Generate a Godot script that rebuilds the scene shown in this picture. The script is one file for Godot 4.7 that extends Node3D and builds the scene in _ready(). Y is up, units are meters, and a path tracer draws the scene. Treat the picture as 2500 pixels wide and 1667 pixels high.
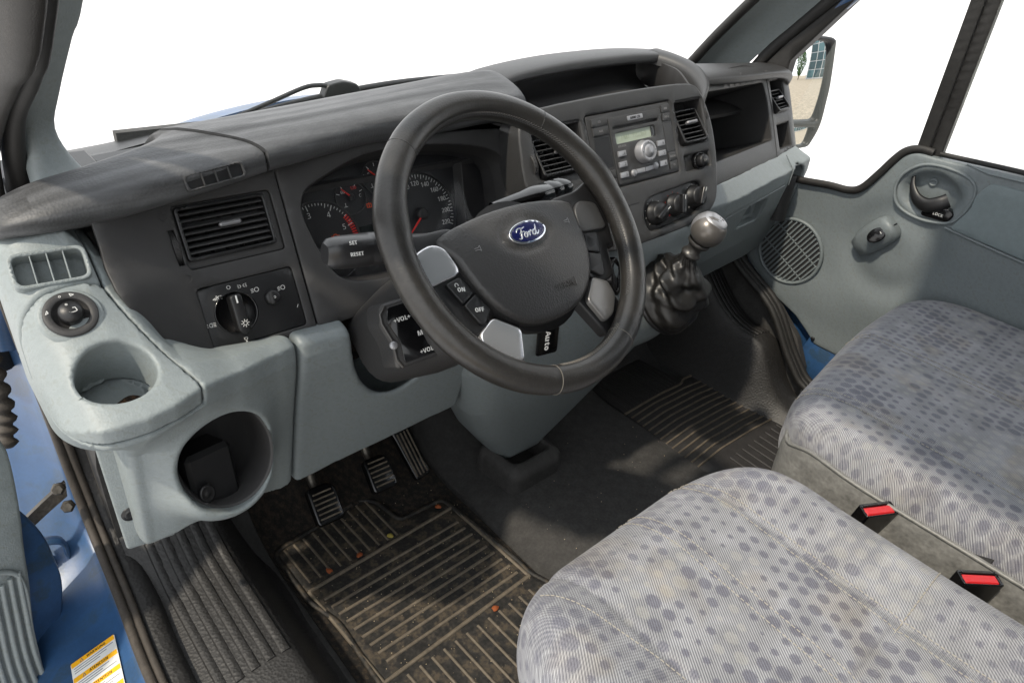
extends Node3D
# Cab of a delivery van seen from the open driver's door.
# x = towards the passenger door, y = up, z = towards the rear; metres.

var M := {}
var taken := {}

# ------------------------------------------------------------------ scene tree helpers
func numbered(n: String) -> String:
	var k: int = taken.get(n, 0)
	taken[n] = k + 1
	return n if k == 0 else "%s_%03d" % [n, k]

func thing(called: String, label: String, category: String, xf := Transform3D.IDENTITY, group := "") -> Node3D:
	var o := Node3D.new()
	o.name = numbered(called)
	add_child(o, true)
	o.transform = xf
	o.set_meta("label", label)
	o.set_meta("category", category)
	if group != "":
		o.set_meta("group", group)
	return o

func structure(o: Node3D) -> Node3D:
	o.set_meta("kind", "structure")
	return o

func part(called: String, mesh: Mesh, mat: Material, parent: Node3D, xf := Transform3D.IDENTITY, label := "") -> MeshInstance3D:
	var o := MeshInstance3D.new()
	o.name = called
	o.mesh = mesh
	o.material_override = mat
	o.transform = xf
	if label != "":
		o.set_meta("label", label)
	parent.add_child(o, true)
	return o

func frame(o: Vector3, tilt: float, yaw: float, roll := 0.0) -> Transform3D:
	# a plane leaning back by tilt and turned by yaw: x right, y up the slope, z out of it
	var a := deg_to_rad(tilt)
	var b := deg_to_rad(yaw)
	var n := Vector3(sin(b) * cos(a), sin(a), cos(a) * cos(b))
	var u := Vector3.UP.cross(n).normalized()
	var w := n.cross(u)
	return Transform3D(Basis(u, w, n), o) * Transform3D(Basis(Vector3(0, 0, 1), deg_to_rad(roll)), Vector3.ZERO)

func at(x: float, y: float, z: float) -> Transform3D:
	return Transform3D(Basis.IDENTITY, Vector3(x, y, z))

func rot(ax: Vector3, deg: float) -> Transform3D:
	return Transform3D(Basis(ax.normalized(), deg_to_rad(deg)), Vector3.ZERO)

func v2(a: Array) -> PackedVector2Array:
	var r := PackedVector2Array()
	for i in range(0, a.size(), 2):
		r.append(Vector2(a[i], a[i + 1]))
	return r

func v3(a: Array) -> PackedVector3Array:
	var r := PackedVector3Array()
	for i in range(0, a.size(), 3):
		r.append(Vector3(a[i], a[i + 1], a[i + 2]))
	return r

# ------------------------------------------------------------------ curves
func crom(a, b, c, d, t: float):
	return 0.5 * ((2.0 * b) + (c - a) * t + (2.0 * a - 5.0 * b + 4.0 * c - d) * t * t + (3.0 * b - a - 3.0 * c + d) * t * t * t)

func spline3(p: PackedVector3Array, k: int, closed := false) -> PackedVector3Array:
	var r := PackedVector3Array()
	var n := p.size()
	var m := n if closed else n - 1
	for i in m:
		var a: Vector3 = p[(i - 1 + n) % n] if closed or i > 0 else 2.0 * p[0] - p[1]
		var d: Vector3 = p[(i + 2) % n] if closed or i < n - 2 else 2.0 * p[n - 1] - p[n - 2]
		for j in k:
			r.append(crom(a, p[i], p[(i + 1) % n], d, float(j) / k))
	if not closed:
		r.append(p[n - 1])
	return r

func spline2(p: PackedVector2Array, k: int, closed := true) -> PackedVector2Array:
	var q := PackedVector3Array()
	for a in p:
		q.append(Vector3(a.x, a.y, 0))
	var r := PackedVector2Array()
	for a in spline3(q, k, closed):
		r.append(Vector2(a.x, a.y))
	return r

func rrect(w: float, h: float, r: float, seg := 4, c := Vector2.ZERO) -> PackedVector2Array:
	return fillet(PackedVector2Array([c + Vector2(-w / 2, -h / 2), c + Vector2(w / 2, -h / 2), c + Vector2(w / 2, h / 2), c + Vector2(-w / 2, h / 2)]), r, seg)

func fillet(p: PackedVector2Array, r: float, seg := 4) -> PackedVector2Array:
	var o := PackedVector2Array()
	var n := p.size()
	for i in n:
		var a := p[(i + n - 1) % n]
		var b := p[i]
		var c := p[(i + 1) % n]
		var d1 := (a - b)
		var d2 := (c - b)
		var q: float = min(r, min(d1.length(), d2.length()) * 0.48)
		var s := b + d1.normalized() * q
		var e := b + d2.normalized() * q
		for j in seg + 1:
			var t := float(j) / seg
			o.append(s.lerp(b, t).lerp(b.lerp(e, t), t))
	return o

func ellipse(rx: float, ry: float, n := 32, c := Vector2.ZERO) -> PackedVector2Array:
	var o := PackedVector2Array()
	for i in n:
		var a := TAU * i / n
		o.append(c + Vector2(cos(a) * rx, sin(a) * ry))
	return o

func moved(p: PackedVector2Array, d: Vector2) -> PackedVector2Array:
	var r := PackedVector2Array()
	for a in p:
		r.append(a + d)
	return r

func ccw(p: PackedVector2Array) -> PackedVector2Array:
	var a := 0.0
	for i in p.size():
		a += p[i].cross(p[(i + 1) % p.size()])
	if a < 0:
		var q := p.duplicate()
		q.reverse()
		return q
	return p

func dense(p: PackedVector2Array, s: float, closed := true) -> PackedVector2Array:
	var r := PackedVector2Array()
	var n := p.size()
	for i in (n if closed else n - 1):
		var a := p[i]
		var b := p[(i + 1) % n]
		var k: int = max(1, int(ceil(a.distance_to(b) / s)))
		for j in k:
			r.append(a.lerp(b, float(j) / k))
	return r

# ------------------------------------------------------------------ mesh builder
class MB:
	var st := SurfaceTool.new()
	var count := 0
	func _init():
		st.begin(Mesh.PRIMITIVE_TRIANGLES)
	func tri(a: Vector3, b: Vector3, c: Vector3, g := 0):
		# a b c counter-clockwise seen from the front
		st.set_smooth_group(g)
		st.add_vertex(a)
		st.set_smooth_group(g)
		st.add_vertex(c)
		st.set_smooth_group(g)
		st.add_vertex(b)
		count += 1
	func quad(a: Vector3, b: Vector3, c: Vector3, d: Vector3, g := 0):
		if a.distance_squared_to(b) > 1e-14 and b.distance_squared_to(c) > 1e-14:
			tri(a, b, c, g)
		if c.distance_squared_to(d) > 1e-14 and d.distance_squared_to(a) > 1e-14:
			tri(a, c, d, g)
	func grid(rows: Array, closed_v := false, g := 0, closed_u := false):
		var m := rows.size()
		for i in (m if closed_u else m - 1):
			var p: PackedVector3Array = rows[i]
			var q: PackedVector3Array = rows[(i + 1) % m]
			var n := p.size()
			for j in (n if closed_v else n - 1):
				var k := (j + 1) % n
				quad(p[j], p[k], q[k], q[j], g)
	func done() -> ArrayMesh:
		st.generate_normals()
		return st.commit()

const FLAT := -1

func box_into(mb: MB, s: Vector3, b: float, xf := Transform3D.IDENTITY):
	# a box with chamfered edges, centred
	var h := s * 0.5
	b = min(b, min(h.x, min(h.y, h.z)) * 0.9)
	for ax in 3:
		for sg in [-1.0, 1.0]:
			var n := Vector3.ZERO
			n[ax] = sg
			var u := Vector3.ZERO
			u[(ax + 1) % 3] = sg
			var w := Vector3.ZERO
			w[(ax + 2) % 3] = 1.0
			var hu: float = h[(ax + 1) % 3] - b
			var hw: float = h[(ax + 2) % 3] - b
			var c: Vector3 = n * h[ax]
			mb.quad(xf * (c - u * hu - w * hw), xf * (c + u * hu - w * hw), xf * (c + u * hu + w * hw), xf * (c - u * hu + w * hw), FLAT)
	# edges
	for ax in 3:
		var i1 := (ax + 1) % 3
		var i2 := (ax + 2) % 3
		for s1 in [-1.0, 1.0]:
			for s2 in [-1.0, 1.0]:
				var e := Vector3.ZERO
				e[ax] = h[ax] - b
				var p := Vector3.ZERO
				p[i1] = s1 * h[i1]
				p[i2] = s2 * (h[i2] - b)
				var q := Vector3.ZERO
				q[i1] = s1 * (h[i1] - b)
				q[i2] = s2 * h[i2]
				if s1 * s2 > 0:
					mb.quad(xf * (p - e), xf * (q - e), xf * (q + e), xf * (p + e), FLAT)
				else:
					mb.quad(xf * (q - e), xf * (p - e), xf * (p + e), xf * (q + e), FLAT)
	for sx in [-1.0, 1.0]:
		for sy in [-1.0, 1.0]:
			for sz in [-1.0, 1.0]:
				var a := Vector3(sx * h.x, sy * (h.y - b), sz * (h.z - b))
				var c2 := Vector3(sx * (h.x - b), sy * h.y, sz * (h.z - b))
				var d := Vector3(sx * (h.x - b), sy * (h.y - b), sz * h.z)
				if sx * sy * sz > 0:
					mb.tri(xf * a, xf * c2, xf * d, FLAT)
				else:
					mb.tri(xf * a, xf * d, xf * c2, FLAT)

func rbox(s: Vector3, b := 0.002) -> ArrayMesh:
	var mb := MB.new()
	box_into(mb, s, b)
	return mb.done()

func tube_into(mb: MB, p: PackedVector3Array, rad, seg := 10, closed := false, caps := true, flatten := 1.0, flat_dir := Vector3.ZERO):
	var n := p.size()
	var rows := []
	var up := Vector3.UP
	var t0 := (p[1] - p[0]).normalized()
	if absf(t0.dot(up)) > 0.9:
		up = Vector3.RIGHT
	if flat_dir != Vector3.ZERO:
		up = flat_dir
	var nrm := (up - t0 * up.dot(t0)).normalized()
	for i in n:
		var t: Vector3
		if closed:
			t = (p[(i + 1) % n] - p[(i - 1 + n) % n]).normalized()
		else:
			t = (p[min(i + 1, n - 1)] - p[max(i - 1, 0)]).normalized()
		var base := flat_dir if flat_dir != Vector3.ZERO else nrm
		nrm = (base - t * base.dot(t)).normalized()
		var b := t.cross(nrm)
		var r: float = rad if rad is float else rad[i]
		var row := PackedVector3Array()
		for j in seg:
			var a := TAU * j / seg
			row.append(p[i] + (nrm * cos(a) * flatten + b * sin(a)) * r)
		rows.append(row)
	mb.grid(rows, true, 0, closed)
	if caps and not closed:
		for j in range(1, seg - 1):
			mb.tri(rows[0][0], rows[0][j + 1], rows[0][j], FLAT)
			mb.tri(rows[n - 1][0], rows[n - 1][j], rows[n - 1][j + 1], FLAT)

func tube(p: PackedVector3Array, rad, seg := 10, closed := false, flatten := 1.0, flat_dir := Vector3.ZERO) -> ArrayMesh:
	var mb := MB.new()
	tube_into(mb, p, rad, seg, closed, true, flatten, flat_dir)
	return mb.done()

func lathe_into(mb: MB, prof: PackedVector2Array, seg := 32, xf := Transform3D.IDENTITY, smooth := true):
	# profile of (radius, height) turned round the local z axis
	var rows := []
	for q in prof:
		var row := PackedVector3Array()
		for j in seg:
			var a := TAU * j / seg
			row.append(xf * Vector3(cos(a) * q.x, sin(a) * q.x, q.y))
		rows.append(row)
	for i in rows.size() - 1:
		for j in seg:
			var k := (j + 1) % seg
			mb.quad(rows[i][j], rows[i][k], rows[i + 1][k], rows[i + 1][j], 0 if smooth else i + 1)

func lathe(prof: Array, seg := 32, smooth := true) -> ArrayMesh:
	var mb := MB.new()
	lathe_into(mb, v2(prof), seg, Transform3D.IDENTITY, smooth)
	return mb.done()

# a moulded panel: outline with holes, relief h(Vector2) -> float, rounded edge b, body depth t
func panel_into(mb: MB, outline: PackedVector2Array, holes: Array, t: float, b := 0.002, g := 0.0, h = null, xf := Transform3D.IDENTITY, back := true, s := 0.0, wall_to := INF):
	if s <= 0.0:
		s = g if g > 0 else (0.02 if holes.is_empty() else 0.006)
	var pts := PackedVector2Array()
	var drop := PackedFloat32Array()
	var rings := []
	var polys := [ccw(outline)]
	for q in holes:
		polys.append(ccw(q))
	for i in polys.size():
		var base := dense(polys[i], s)
		rings.append([pts.size(), base.size()])
		for a in base:
			pts.append(a)
			drop.append(b)
		if b > 0:
			for step in [[0.35, 0.24], [1.0, 0.0]]:
				var off: float = b * step[0]
				for pg in Geometry2D.offset_polygon(polys[i], -off if i == 0 else off, Geometry2D.JOIN_MITER):
					for a in dense(pg, s):
						pts.append(a)
						drop.append(b * step[1])
	if g > 0:
		var lo := polys[0][0] as Vector2
		var hi := lo
		for a in polys[0]:
			lo = lo.min(a)
			hi = hi.max(a)
		var inner: Array = Geometry2D.offset_polygon(polys[0], -(b + g * 0.4))
		var outer := []
		for i in range(1, polys.size()):
			outer.append_array(Geometry2D.offset_polygon(polys[i], b + g * 0.4))
		var nx := int((hi.x - lo.x) / g) + 1
		var ny := int((hi.y - lo.y) / g) + 1
		for iy in ny:
			for ix in nx:
				var q := lo + Vector2((ix + (0.5 if iy % 2 else 0.0)) * g + 0.00013 * iy, iy * g + 0.00011 * ix)
				var ok := false
				for pg in inner:
					if Geometry2D.is_point_in_polygon(q, pg):
						ok = true
				for pg in outer:
					if Geometry2D.is_point_in_polygon(q, pg):
						ok = false
				if ok:
					pts.append(q)
					drop.append(0.0)
	var top := PackedVector3Array()
	for i in pts.size():
		var z := -drop[i]
		if h != null:
			z += h.call(pts[i])
		top.append(Vector3(pts[i].x, pts[i].y, z))
	var tr := Geometry2D.triangulate_delaunay(pts)
	for i in range(0, tr.size(), 3):
		var a := tr[i]
		var c := tr[i + 1]
		var d := tr[i + 2]
		var cr := (pts[c] - pts[a]).cross(pts[d] - pts[a])
		if absf(cr) < 1e-12:
			continue
		var m := (pts[a] + pts[c] + pts[d]) / 3.0
		if not Geometry2D.is_point_in_polygon(m, polys[0]):
			continue
		var bad := false
		for k in range(1, polys.size()):
			if Geometry2D.is_point_in_polygon(m, polys[k]):
				bad = true
		if bad:
			continue
		if cr < 0:
			var e := c
			c = d
			d = e
		mb.tri(xf * top[a], xf * top[c], xf * top[d], 0)
		if back:
			var za := wall_to if wall_to != INF else 0.0
			var f := func(q: Vector3) -> Vector3:
				return xf * Vector3(q.x, q.y, za if wall_to != INF else q.z - t)
			mb.tri(f.call(top[a]), f.call(top[d]), f.call(top[c]), 2)
	for i in rings.size():
		var r0: int = rings[i][0]
		var n: int = rings[i][1]
		for j in n:
			var p := top[r0 + j]
			var q := top[r0 + (j + 1) % n]
			var p2 := Vector3(p.x, p.y, wall_to if wall_to != INF else p.z - t)
			var q2 := Vector3(q.x, q.y, wall_to if wall_to != INF else q.z - t)
			if i == 0:
				mb.quad(xf * p, xf * p2, xf * q2, xf * q, 3)
			else:
				mb.quad(xf * p, xf * q, xf * q2, xf * p2, 3)

func panel(outline: PackedVector2Array, holes: Array, t: float, b := 0.002, g := 0.0, h = null, s := 0.0) -> ArrayMesh:
	var mb := MB.new()
	panel_into(mb, outline, holes, t, b, g, h, Transform3D.IDENTITY, true, s)
	return mb.done()

# a skin given as rows of points, thickened along its normals and closed at the rim
func shell_into(mb: MB, rows: Array, t: float, ku := 1, kv := 1):
	var g := []
	for r in rows:
		g.append(spline3(r, kv) if kv > 1 else r)
	if ku > 1:
		var n0: int = g[0].size()
		var out := []
		for i in (g.size() - 1) * ku + 1:
			out.append(PackedVector3Array())
		for j in n0:
			var col := PackedVector3Array()
			for r in g:
				col.append(r[j])
			var sc := spline3(col, ku)
			for i in sc.size():
				out[i].append(sc[i])
		g = out
	var m := g.size()
	var n: int = g[0].size()
	var under := []
	for i in m:
		var row := PackedVector3Array()
		for j in n:
			var du: Vector3 = g[min(i + 1, m - 1)][j] - g[max(i - 1, 0)][j]
			var dv: Vector3 = g[i][min(j + 1, n - 1)] - g[i][max(j - 1, 0)]
			row.append(g[i][j] - du.cross(dv).normalized() * t)
		under.append(row)
	for i in m - 1:
		for j in n - 1:
			mb.quad(g[i][j], g[i + 1][j], g[i + 1][j + 1], g[i][j + 1], 0)
			mb.quad(under[i][j], under[i][j + 1], under[i + 1][j + 1], under[i + 1][j], 1)
	for i in m - 1:
		mb.quad(g[i][0], g[i + 1][0], under[i + 1][0], under[i][0], 2)
		mb.quad(g[i + 1][n - 1], g[i][n - 1], under[i][n - 1], under[i + 1][n - 1], 2)
	for j in n - 1:
		mb.quad(g[0][j + 1], g[0][j], under[0][j], under[0][j + 1], 2)
		mb.quad(g[m - 1][j], g[m - 1][j + 1], under[m - 1][j + 1], under[m - 1][j], 2)

func shell(rows: Array, t: float, ku := 1, kv := 1) -> ArrayMesh:
	var mb := MB.new()
	shell_into(mb, rows, t, ku, kv)
	return mb.done()

# ------------------------------------------------------------------ distance fields for moulded shapes
func smin(a: float, b: float, k: float) -> float:
	var h := maxf(k - absf(a - b), 0.0) / k
	return minf(a, b) - h * h * k * 0.25

func smax(a: float, b: float, k: float) -> float:
	return -smin(-a, -b, k)

func sd_box(p: Vector3, h: Vector3, r: float) -> float:
	var q := p.abs() - h + Vector3(r, r, r)
	return Vector3(maxf(q.x, 0), maxf(q.y, 0), maxf(q.z, 0)).length() + minf(maxf(q.x, maxf(q.y, q.z)), 0.0) - r

func sd_ell(p: Vector3, r: Vector3) -> float:
	var k0 := (p / r).length()
	var k1 := (p / (r * r)).length()
	return k0 * (k0 - 1.0) / maxf(k1, 1e-6)

func sd_caps(p: Vector3, a: Vector3, b: Vector3, r1: float, r2: float) -> float:
	var pa := p - a
	var ba := b - a
	var h := clampf(pa.dot(ba) / ba.length_squared(), 0.0, 1.0)
	return (pa - ba * h).length() - lerpf(r1, r2, h)

func sd_poly(p: Vector2, v: PackedVector2Array) -> float:
	var n := v.size()
	var d := (p - v[0]).length_squared()
	var s := 1.0
	var j := n - 1
	for i in n:
		var e := v[j] - v[i]
		var w := p - v[i]
		var b := w - e * clampf(w.dot(e) / e.length_squared(), 0.0, 1.0)
		d = minf(d, b.length_squared())
		var c1 := p.y >= v[i].y
		var c2 := p.y < v[j].y
		var c3 := e.x * w.y > e.y * w.x
		if (c1 and c2 and c3) or (not c1 and not c2 and not c3):
			s = -s
		j = i
	return s * sqrt(d)

func sdf_mesh(f: Callable, lo: Vector3, hi: Vector3, c: float) -> ArrayMesh:
	var nx := int(ceil((hi.x - lo.x) / c)) + 1
	var ny := int(ceil((hi.y - lo.y) / c)) + 1
	var nz := int(ceil((hi.z - lo.z) / c)) + 1
	var sy := nz
	var sx := ny * nz
	var val := PackedFloat32Array()
	val.resize(nx * ny * nz)
	val.fill(9.0)
	var B := 5
	var lim := c * B * 0.87 * 1.35 + c
	var cells := PackedInt32Array()
	for bx in range(0, nx - 1, B):
		for by in range(0, ny - 1, B):
			for bz in range(0, nz - 1, B):
				var d0: float = f.call(lo + Vector3(bx + B * 0.5, by + B * 0.5, bz + B * 0.5) * c)
				if absf(d0) > lim:
					continue
				for ix in range(bx, min(bx + B + 1, nx)):
					for iy in range(by, min(by + B + 1, ny)):
						for iz in range(bz, min(bz + B + 1, nz)):
							var id := ix * sx + iy * sy + iz
							if val[id] == 9.0:
								val[id] = f.call(lo + Vector3(ix, iy, iz) * c)
				for ix in range(bx, min(bx + B, nx - 1)):
					for iy in range(by, min(by + B, ny - 1)):
						for iz in range(bz, min(bz + B, nz - 1)):
							cells.append(ix * sx + iy * sy + iz)
	var corner := [0, 1, sy, sy + 1, sx, sx + 1, sx + sy, sx + sy + 1]
	var cpos := [Vector3(0, 0, 0), Vector3(0, 0, 1), Vector3(0, 1, 0), Vector3(0, 1, 1), Vector3(1, 0, 0), Vector3(1, 0, 1), Vector3(1, 1, 0), Vector3(1, 1, 1)]
	var edges := [[0, 1], [2, 3], [4, 5], [6, 7], [0, 2], [1, 3], [4, 6], [5, 7], [0, 4], [1, 5], [2, 6], [3, 7]]
	var vid := {}
	var V := PackedVector3Array()
	var N := PackedVector3Array()
	for id in cells:
		var v0 := val[id]
		var neg := 0
		for k in 8:
			if val[id + corner[k]] < 0.0:
				neg += 1
		if neg == 0 or neg == 8:
			continue
		var sum := Vector3.ZERO
		var cnt := 0
		for e in edges:
			var a: float = val[id + corner[e[0]]]
			var b: float = val[id + corner[e[1]]]
			if (a < 0.0) != (b < 0.0):
				sum += (cpos[e[0]] as Vector3).lerp(cpos[e[1]], a / (a - b))
				cnt += 1
		var ix := id / sx
		var iy := (id % sx) / sy
		var iz := id % sy
		var p := lo + (Vector3(ix, iy, iz) + sum / cnt) * c
		var ee := c * 0.12
		var g := Vector3.ZERO
		var d: float = f.call(p)
		g = Vector3(f.call(p + Vector3(ee, 0, 0)) - d, f.call(p + Vector3(0, ee, 0)) - d, f.call(p + Vector3(0, 0, ee)) - d) / ee
		var gl := g.length_squared()
		if gl > 0.05:
			var mv := g * (-d / gl)
			p += mv.limit_length(c * 0.6)
		vid[id] = V.size()
		V.append(p)
		N.append(g.normalized())
	var I := PackedInt32Array()
	for id in vid:
		var a := val[id]
		for ax in 3:
			var s1: int = [sx, sy, 1][ax]
			var b := val[id + s1]
			if (a < 0.0) == (b < 0.0):
				continue
			var s2: int = [sy, 1, sx][ax]
			var s3: int = [1, sx, sy][ax]
			if not (vid.has(id - s2) and vid.has(id - s3) and vid.has(id - s2 - s3)):
				continue
			var q0: int = vid[id]
			var q1: int = vid[id - s2]
			var q2: int = vid[id - s2 - s3]
			var q3: int = vid[id - s3]
			if a < 0.0:
				I.append_array(PackedInt32Array([q0, q2, q1, q0, q3, q2]))
			else:
				I.append_array(PackedInt32Array([q0, q1, q2, q0, q2, q3]))
	var arr := []
	arr.resize(Mesh.ARRAY_MAX)
	arr[Mesh.ARRAY_VERTEX] = V
	arr[Mesh.ARRAY_NORMAL] = N
	arr[Mesh.ARRAY_INDEX] = I
	var am := ArrayMesh.new()
	am.add_surface_from_arrays(Mesh.PRIMITIVE_TRIANGLES, arr)
	return am

# ------------------------------------------------------------------ lettering
var fonts := {}
func font(kind: String) -> SystemFont:
	if not fonts.has(kind):
		var f := SystemFont.new()
		f.font_names = PackedStringArray(["Droid Sans" if kind == "sans" or kind == "bold" else "Droid Serif"])
		if kind == "bold":
			f.font_weight = 700
		fonts[kind] = f
	return fonts[kind]

func text(s: String, h: float, mat: Material, parent: Node3D, xf: Transform3D, kind := "sans", called := "lettering", depth := 0.0005, label := "") -> MeshInstance3D:
	# h = height of a capital letter
	var tm := TextMesh.new()
	tm.text = s
	tm.font = font(kind)
	tm.font_size = 32
	tm.pixel_size = h / (32.0 * 0.714)
	tm.depth = depth
	tm.curve_step = 1.0
	return part(called, tm, mat, parent, xf, label)

func stroke_into(mb: MB, p: PackedVector2Array, w: float, t := 0.0005, xf := Transform3D.IDENTITY):
	# a flat raised line
	for i in p.size() - 1:
		var d := (p[i + 1] - p[i])
		var l := d.length()
		if l < 1e-7:
			continue
		d /= l
		var m := (p[i] + p[i + 1]) * 0.5
		box_into(mb, Vector3(l + w * 0.6, w, t), t * 0.2, xf * Transform3D(Basis(Vector3(d.x, d.y, 0), Vector3(-d.y, d.x, 0), Vector3(0, 0, 1)), Vector3(m.x, m.y, 0)))

# ------------------------------------------------------------------ materials
func noise_img(kind: int, freq: float, size: int, sd: int, oct := 4) -> Image:
	var n := FastNoiseLite.new()
	n.seed = sd
	n.noise_type = kind
	n.frequency = freq
	n.fractal_octaves = oct
	if kind == FastNoiseLite.TYPE_CELLULAR:
		n.cellular_return_type = FastNoiseLite.RETURN_DISTANCE
		n.cellular_jitter = 0.9
		n.fractal_type = FastNoiseLite.FRACTAL_NONE
	return n.get_seamless_image(size, size)

func normal_tex(img: Image, bump: float) -> ImageTexture:
	var i := img.duplicate() as Image
	i.convert(Image.FORMAT_RGBA8)
	i.bump_map_to_normal_map(bump)
	return ImageTexture.create_from_image(i)

func mottle(fine: Image, coarse: Image, lo: float, fine_amt: float, coarse_amt: float, spots: Color = Color(0, 0, 0, 0), spot_from := 2.0) -> ImageTexture:
	# a pale multiplier texture: grain of the plastic, scuffs and dust patches
	var s := fine.get_width()
	var fd := fine.get_data()
	var cd := coarse.get_data()
	var o := PackedByteArray()
	o.resize(s * s * 3)
	for i in s * s:
		var f := fd[i] / 255.0
		var c := cd[i] / 255.0
		var v := clampf(lo + (f - 0.5) * fine_amt + (c - 0.5) * coarse_amt, 0.0, 1.0)
		var k := 0.0
		if c > spot_from:
			k = spots.a * minf((c - spot_from) * 8.0, 1.0) * minf(f * 1.4, 1.0)
		o[i * 3] = int(255.0 * lerpf(v, spots.r, k))
		o[i * 3 + 1] = int(255.0 * lerpf(v, spots.g, k))
		o[i * 3 + 2] = int(255.0 * lerpf(v, spots.b, k))
	return ImageTexture.create_from_image(Image.create_from_data(s, s, false, Image.FORMAT_RGB8, o))

var NT := {}
func smat(col: Color, rough: float, nrm := "", nscale := 0.6, rep := 8.0, alb := "", metal := 0.0, spec := 0.5) -> StandardMaterial3D:
	var m := StandardMaterial3D.new()
	m.albedo_color = col
	m.roughness = rough
	m.metallic = metal
	m.metallic_specular = spec
	if nrm != "" or alb != "":
		m.uv1_triplanar = true
		m.uv1_scale = Vector3(rep, rep, rep)
	if nrm != "":
		m.normal_enabled = true
		m.normal_texture = NT[nrm]
		m.normal_scale = nscale
	if alb != "":
		m.albedo_texture = NT[alb]
	return m

func make_materials():
	var cell := noise_img(FastNoiseLite.TYPE_CELLULAR, 0.045, 512, 3)
	var cell2 := noise_img(FastNoiseLite.TYPE_CELLULAR, 0.03, 512, 8)
	var fine := noise_img(FastNoiseLite.TYPE_SIMPLEX_SMOOTH, 0.12, 512, 5, 3)
	var coarse := noise_img(FastNoiseLite.TYPE_SIMPLEX_SMOOTH, 0.008, 512, 11, 5)
	var mid := noise_img(FastNoiseLite.TYPE_SIMPLEX_SMOOTH, 0.03, 512, 17, 4)
	NT["leather"] = normal_tex(cell, 3.0)
	NT["pebble"] = normal_tex(cell2, 5.0)
	NT["sand"] = normal_tex(fine, 2.5)
	NT["wrinkle"] = normal_tex(mid, 6.0)
	NT["plain"] = mottle(fine, coarse, 0.93, 0.09, 0.05)
	NT["dusty"] = mottle(fine, coarse, 0.84, 0.18, 0.14, Color(1.0, 0.95, 0.86, 0.35), 0.56)
	NT["worn"] = mottle(mid, coarse, 0.84, 0.22, 0.2)
	NT["dirt"] = mottle(mid, coarse, 0.50, 0.6, 0.5, Color(1.0, 0.92, 0.80, 0.8), 0.52)

	NT["scuffed"] = mottle(fine, coarse, 0.91, 0.10, 0.10, Color(0.62, 0.58, 0.50, 0.30), 0.66)
	NT["dirtblue"] = mottle(fine, coarse, 0.86, 0.10, 0.25, Color(0.95, 0.60, 0.36, 0.55), 0.60)
	M.pad = smat(Color(0.40, 0.405, 0.415), 0.54, "leather", 0.9, 12.0, "plain")
	# dust wiped along the dash top in long streaks
	var st := noise_img(FastNoiseLite.TYPE_SIMPLEX_SMOOTH, 0.02, 512, 41, 4)
	st.crop(40, 512)
	st.resize(512, 512, Image.INTERPOLATE_CUBIC)
	M.pad.detail_enabled = true
	M.pad.detail_blend_mode = BaseMaterial3D.BLEND_MODE_MUL
	M.pad.detail_uv_layer = BaseMaterial3D.DETAIL_UV_2
	M.pad.detail_albedo = mottle(mid, st, 0.78, 0.18, 0.75)
	M.pad.uv2_triplanar = true
	M.pad.uv2_scale = Vector3(1.1, 3.0, 3.0)
	M.dark = smat(Color(0.195, 0.192, 0.193), 0.55, "sand", 0.8, 14.0, "plain")
	M.stack = smat(Color(0.225, 0.225, 0.227), 0.48, "sand", 0.5, 14.0, "plain")
	M.black = smat(Color(0.085, 0.085, 0.09), 0.42, "sand", 0.2, 12.0)
	M.gloss = smat(Color(0.045, 0.045, 0.05), 0.16)
	M.knob = smat(Color(0.075, 0.075, 0.08), 0.28)
	M.grille = smat(Color(0.42, 0.45, 0.458), 0.5)
	M.stalk = smat(Color(0.14, 0.14, 0.145), 0.32)
	M.crease = smat(Color(0.36, 0.345, 0.32), 0.6)
	M.ink = smat(Color(0.06, 0.06, 0.065), 0.6)
	M.grey = smat(Color(0.535, 0.566, 0.570), 0.52, "leather", 0.7, 15.0, "scuffed")
	M.greysm = smat(Color(0.50, 0.530, 0.537), 0.48, "sand", 0.3, 14.0, "scuffed")
	M.greydoor = smat(Color(0.475, 0.507, 0.518), 0.46, "sand", 0.3, 14.0, "scuffed")
	M.greyins = smat(Color(0.47, 0.515, 0.525), 0.6, "leather", 0.5, 12.0, "plain")
	M.seal2 = smat(Color(0.165, 0.155, 0.145), 0.65, "sand", 0.7, 8.0, "worn")
	M.sealdust = smat(Color(0.30, 0.275, 0.25), 0.7, "sand", 0.7, 8.0, "worn")
	M.rubber = smat(Color(0.20, 0.196, 0.194), 0.55, "pebble", 1.1, 12.0, "worn")
	M.floorm = smat(Color(0.26, 0.255, 0.25), 0.75, "sand", 0.8, 7.0, "worn")
	M.carpet = smat(Color(0.22, 0.195, 0.17), 0.95, "sand", 1.0, 14.0, "dirt")
	M.mat = smat(Color(0.285, 0.268, 0.245), 0.66, "sand", 0.7, 6.0, "dirt")
	M.matp = smat(Color(0.20, 0.192, 0.19), 0.55, "sand", 0.5, 6.0, "worn")
	M.matr = smat(Color(0.45, 0.41, 0.355), 0.7, "sand", 0.6, 6.0, "worn")
	M.wheel = smat(Color(0.175, 0.168, 0.16), 0.34, "leather", 0.4, 16.0, "worn")
	M.bag = smat(Color(0.20, 0.197, 0.196), 0.44, "leather", 1.1, 16.0, "plain")
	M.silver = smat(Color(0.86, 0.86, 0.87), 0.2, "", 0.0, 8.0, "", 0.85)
	M.satin = smat(Color(0.60, 0.60, 0.61), 0.42, "sand", 0.1, 9.0, "", 0.6)
	M.satin2 = smat(Color(0.27, 0.265, 0.26), 0.36, "sand", 0.1, 9.0, "", 0.55)
	M.satin3 = smat(Color(0.44, 0.435, 0.43), 0.34, "sand", 0.1, 9.0, "", 0.6)
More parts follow.
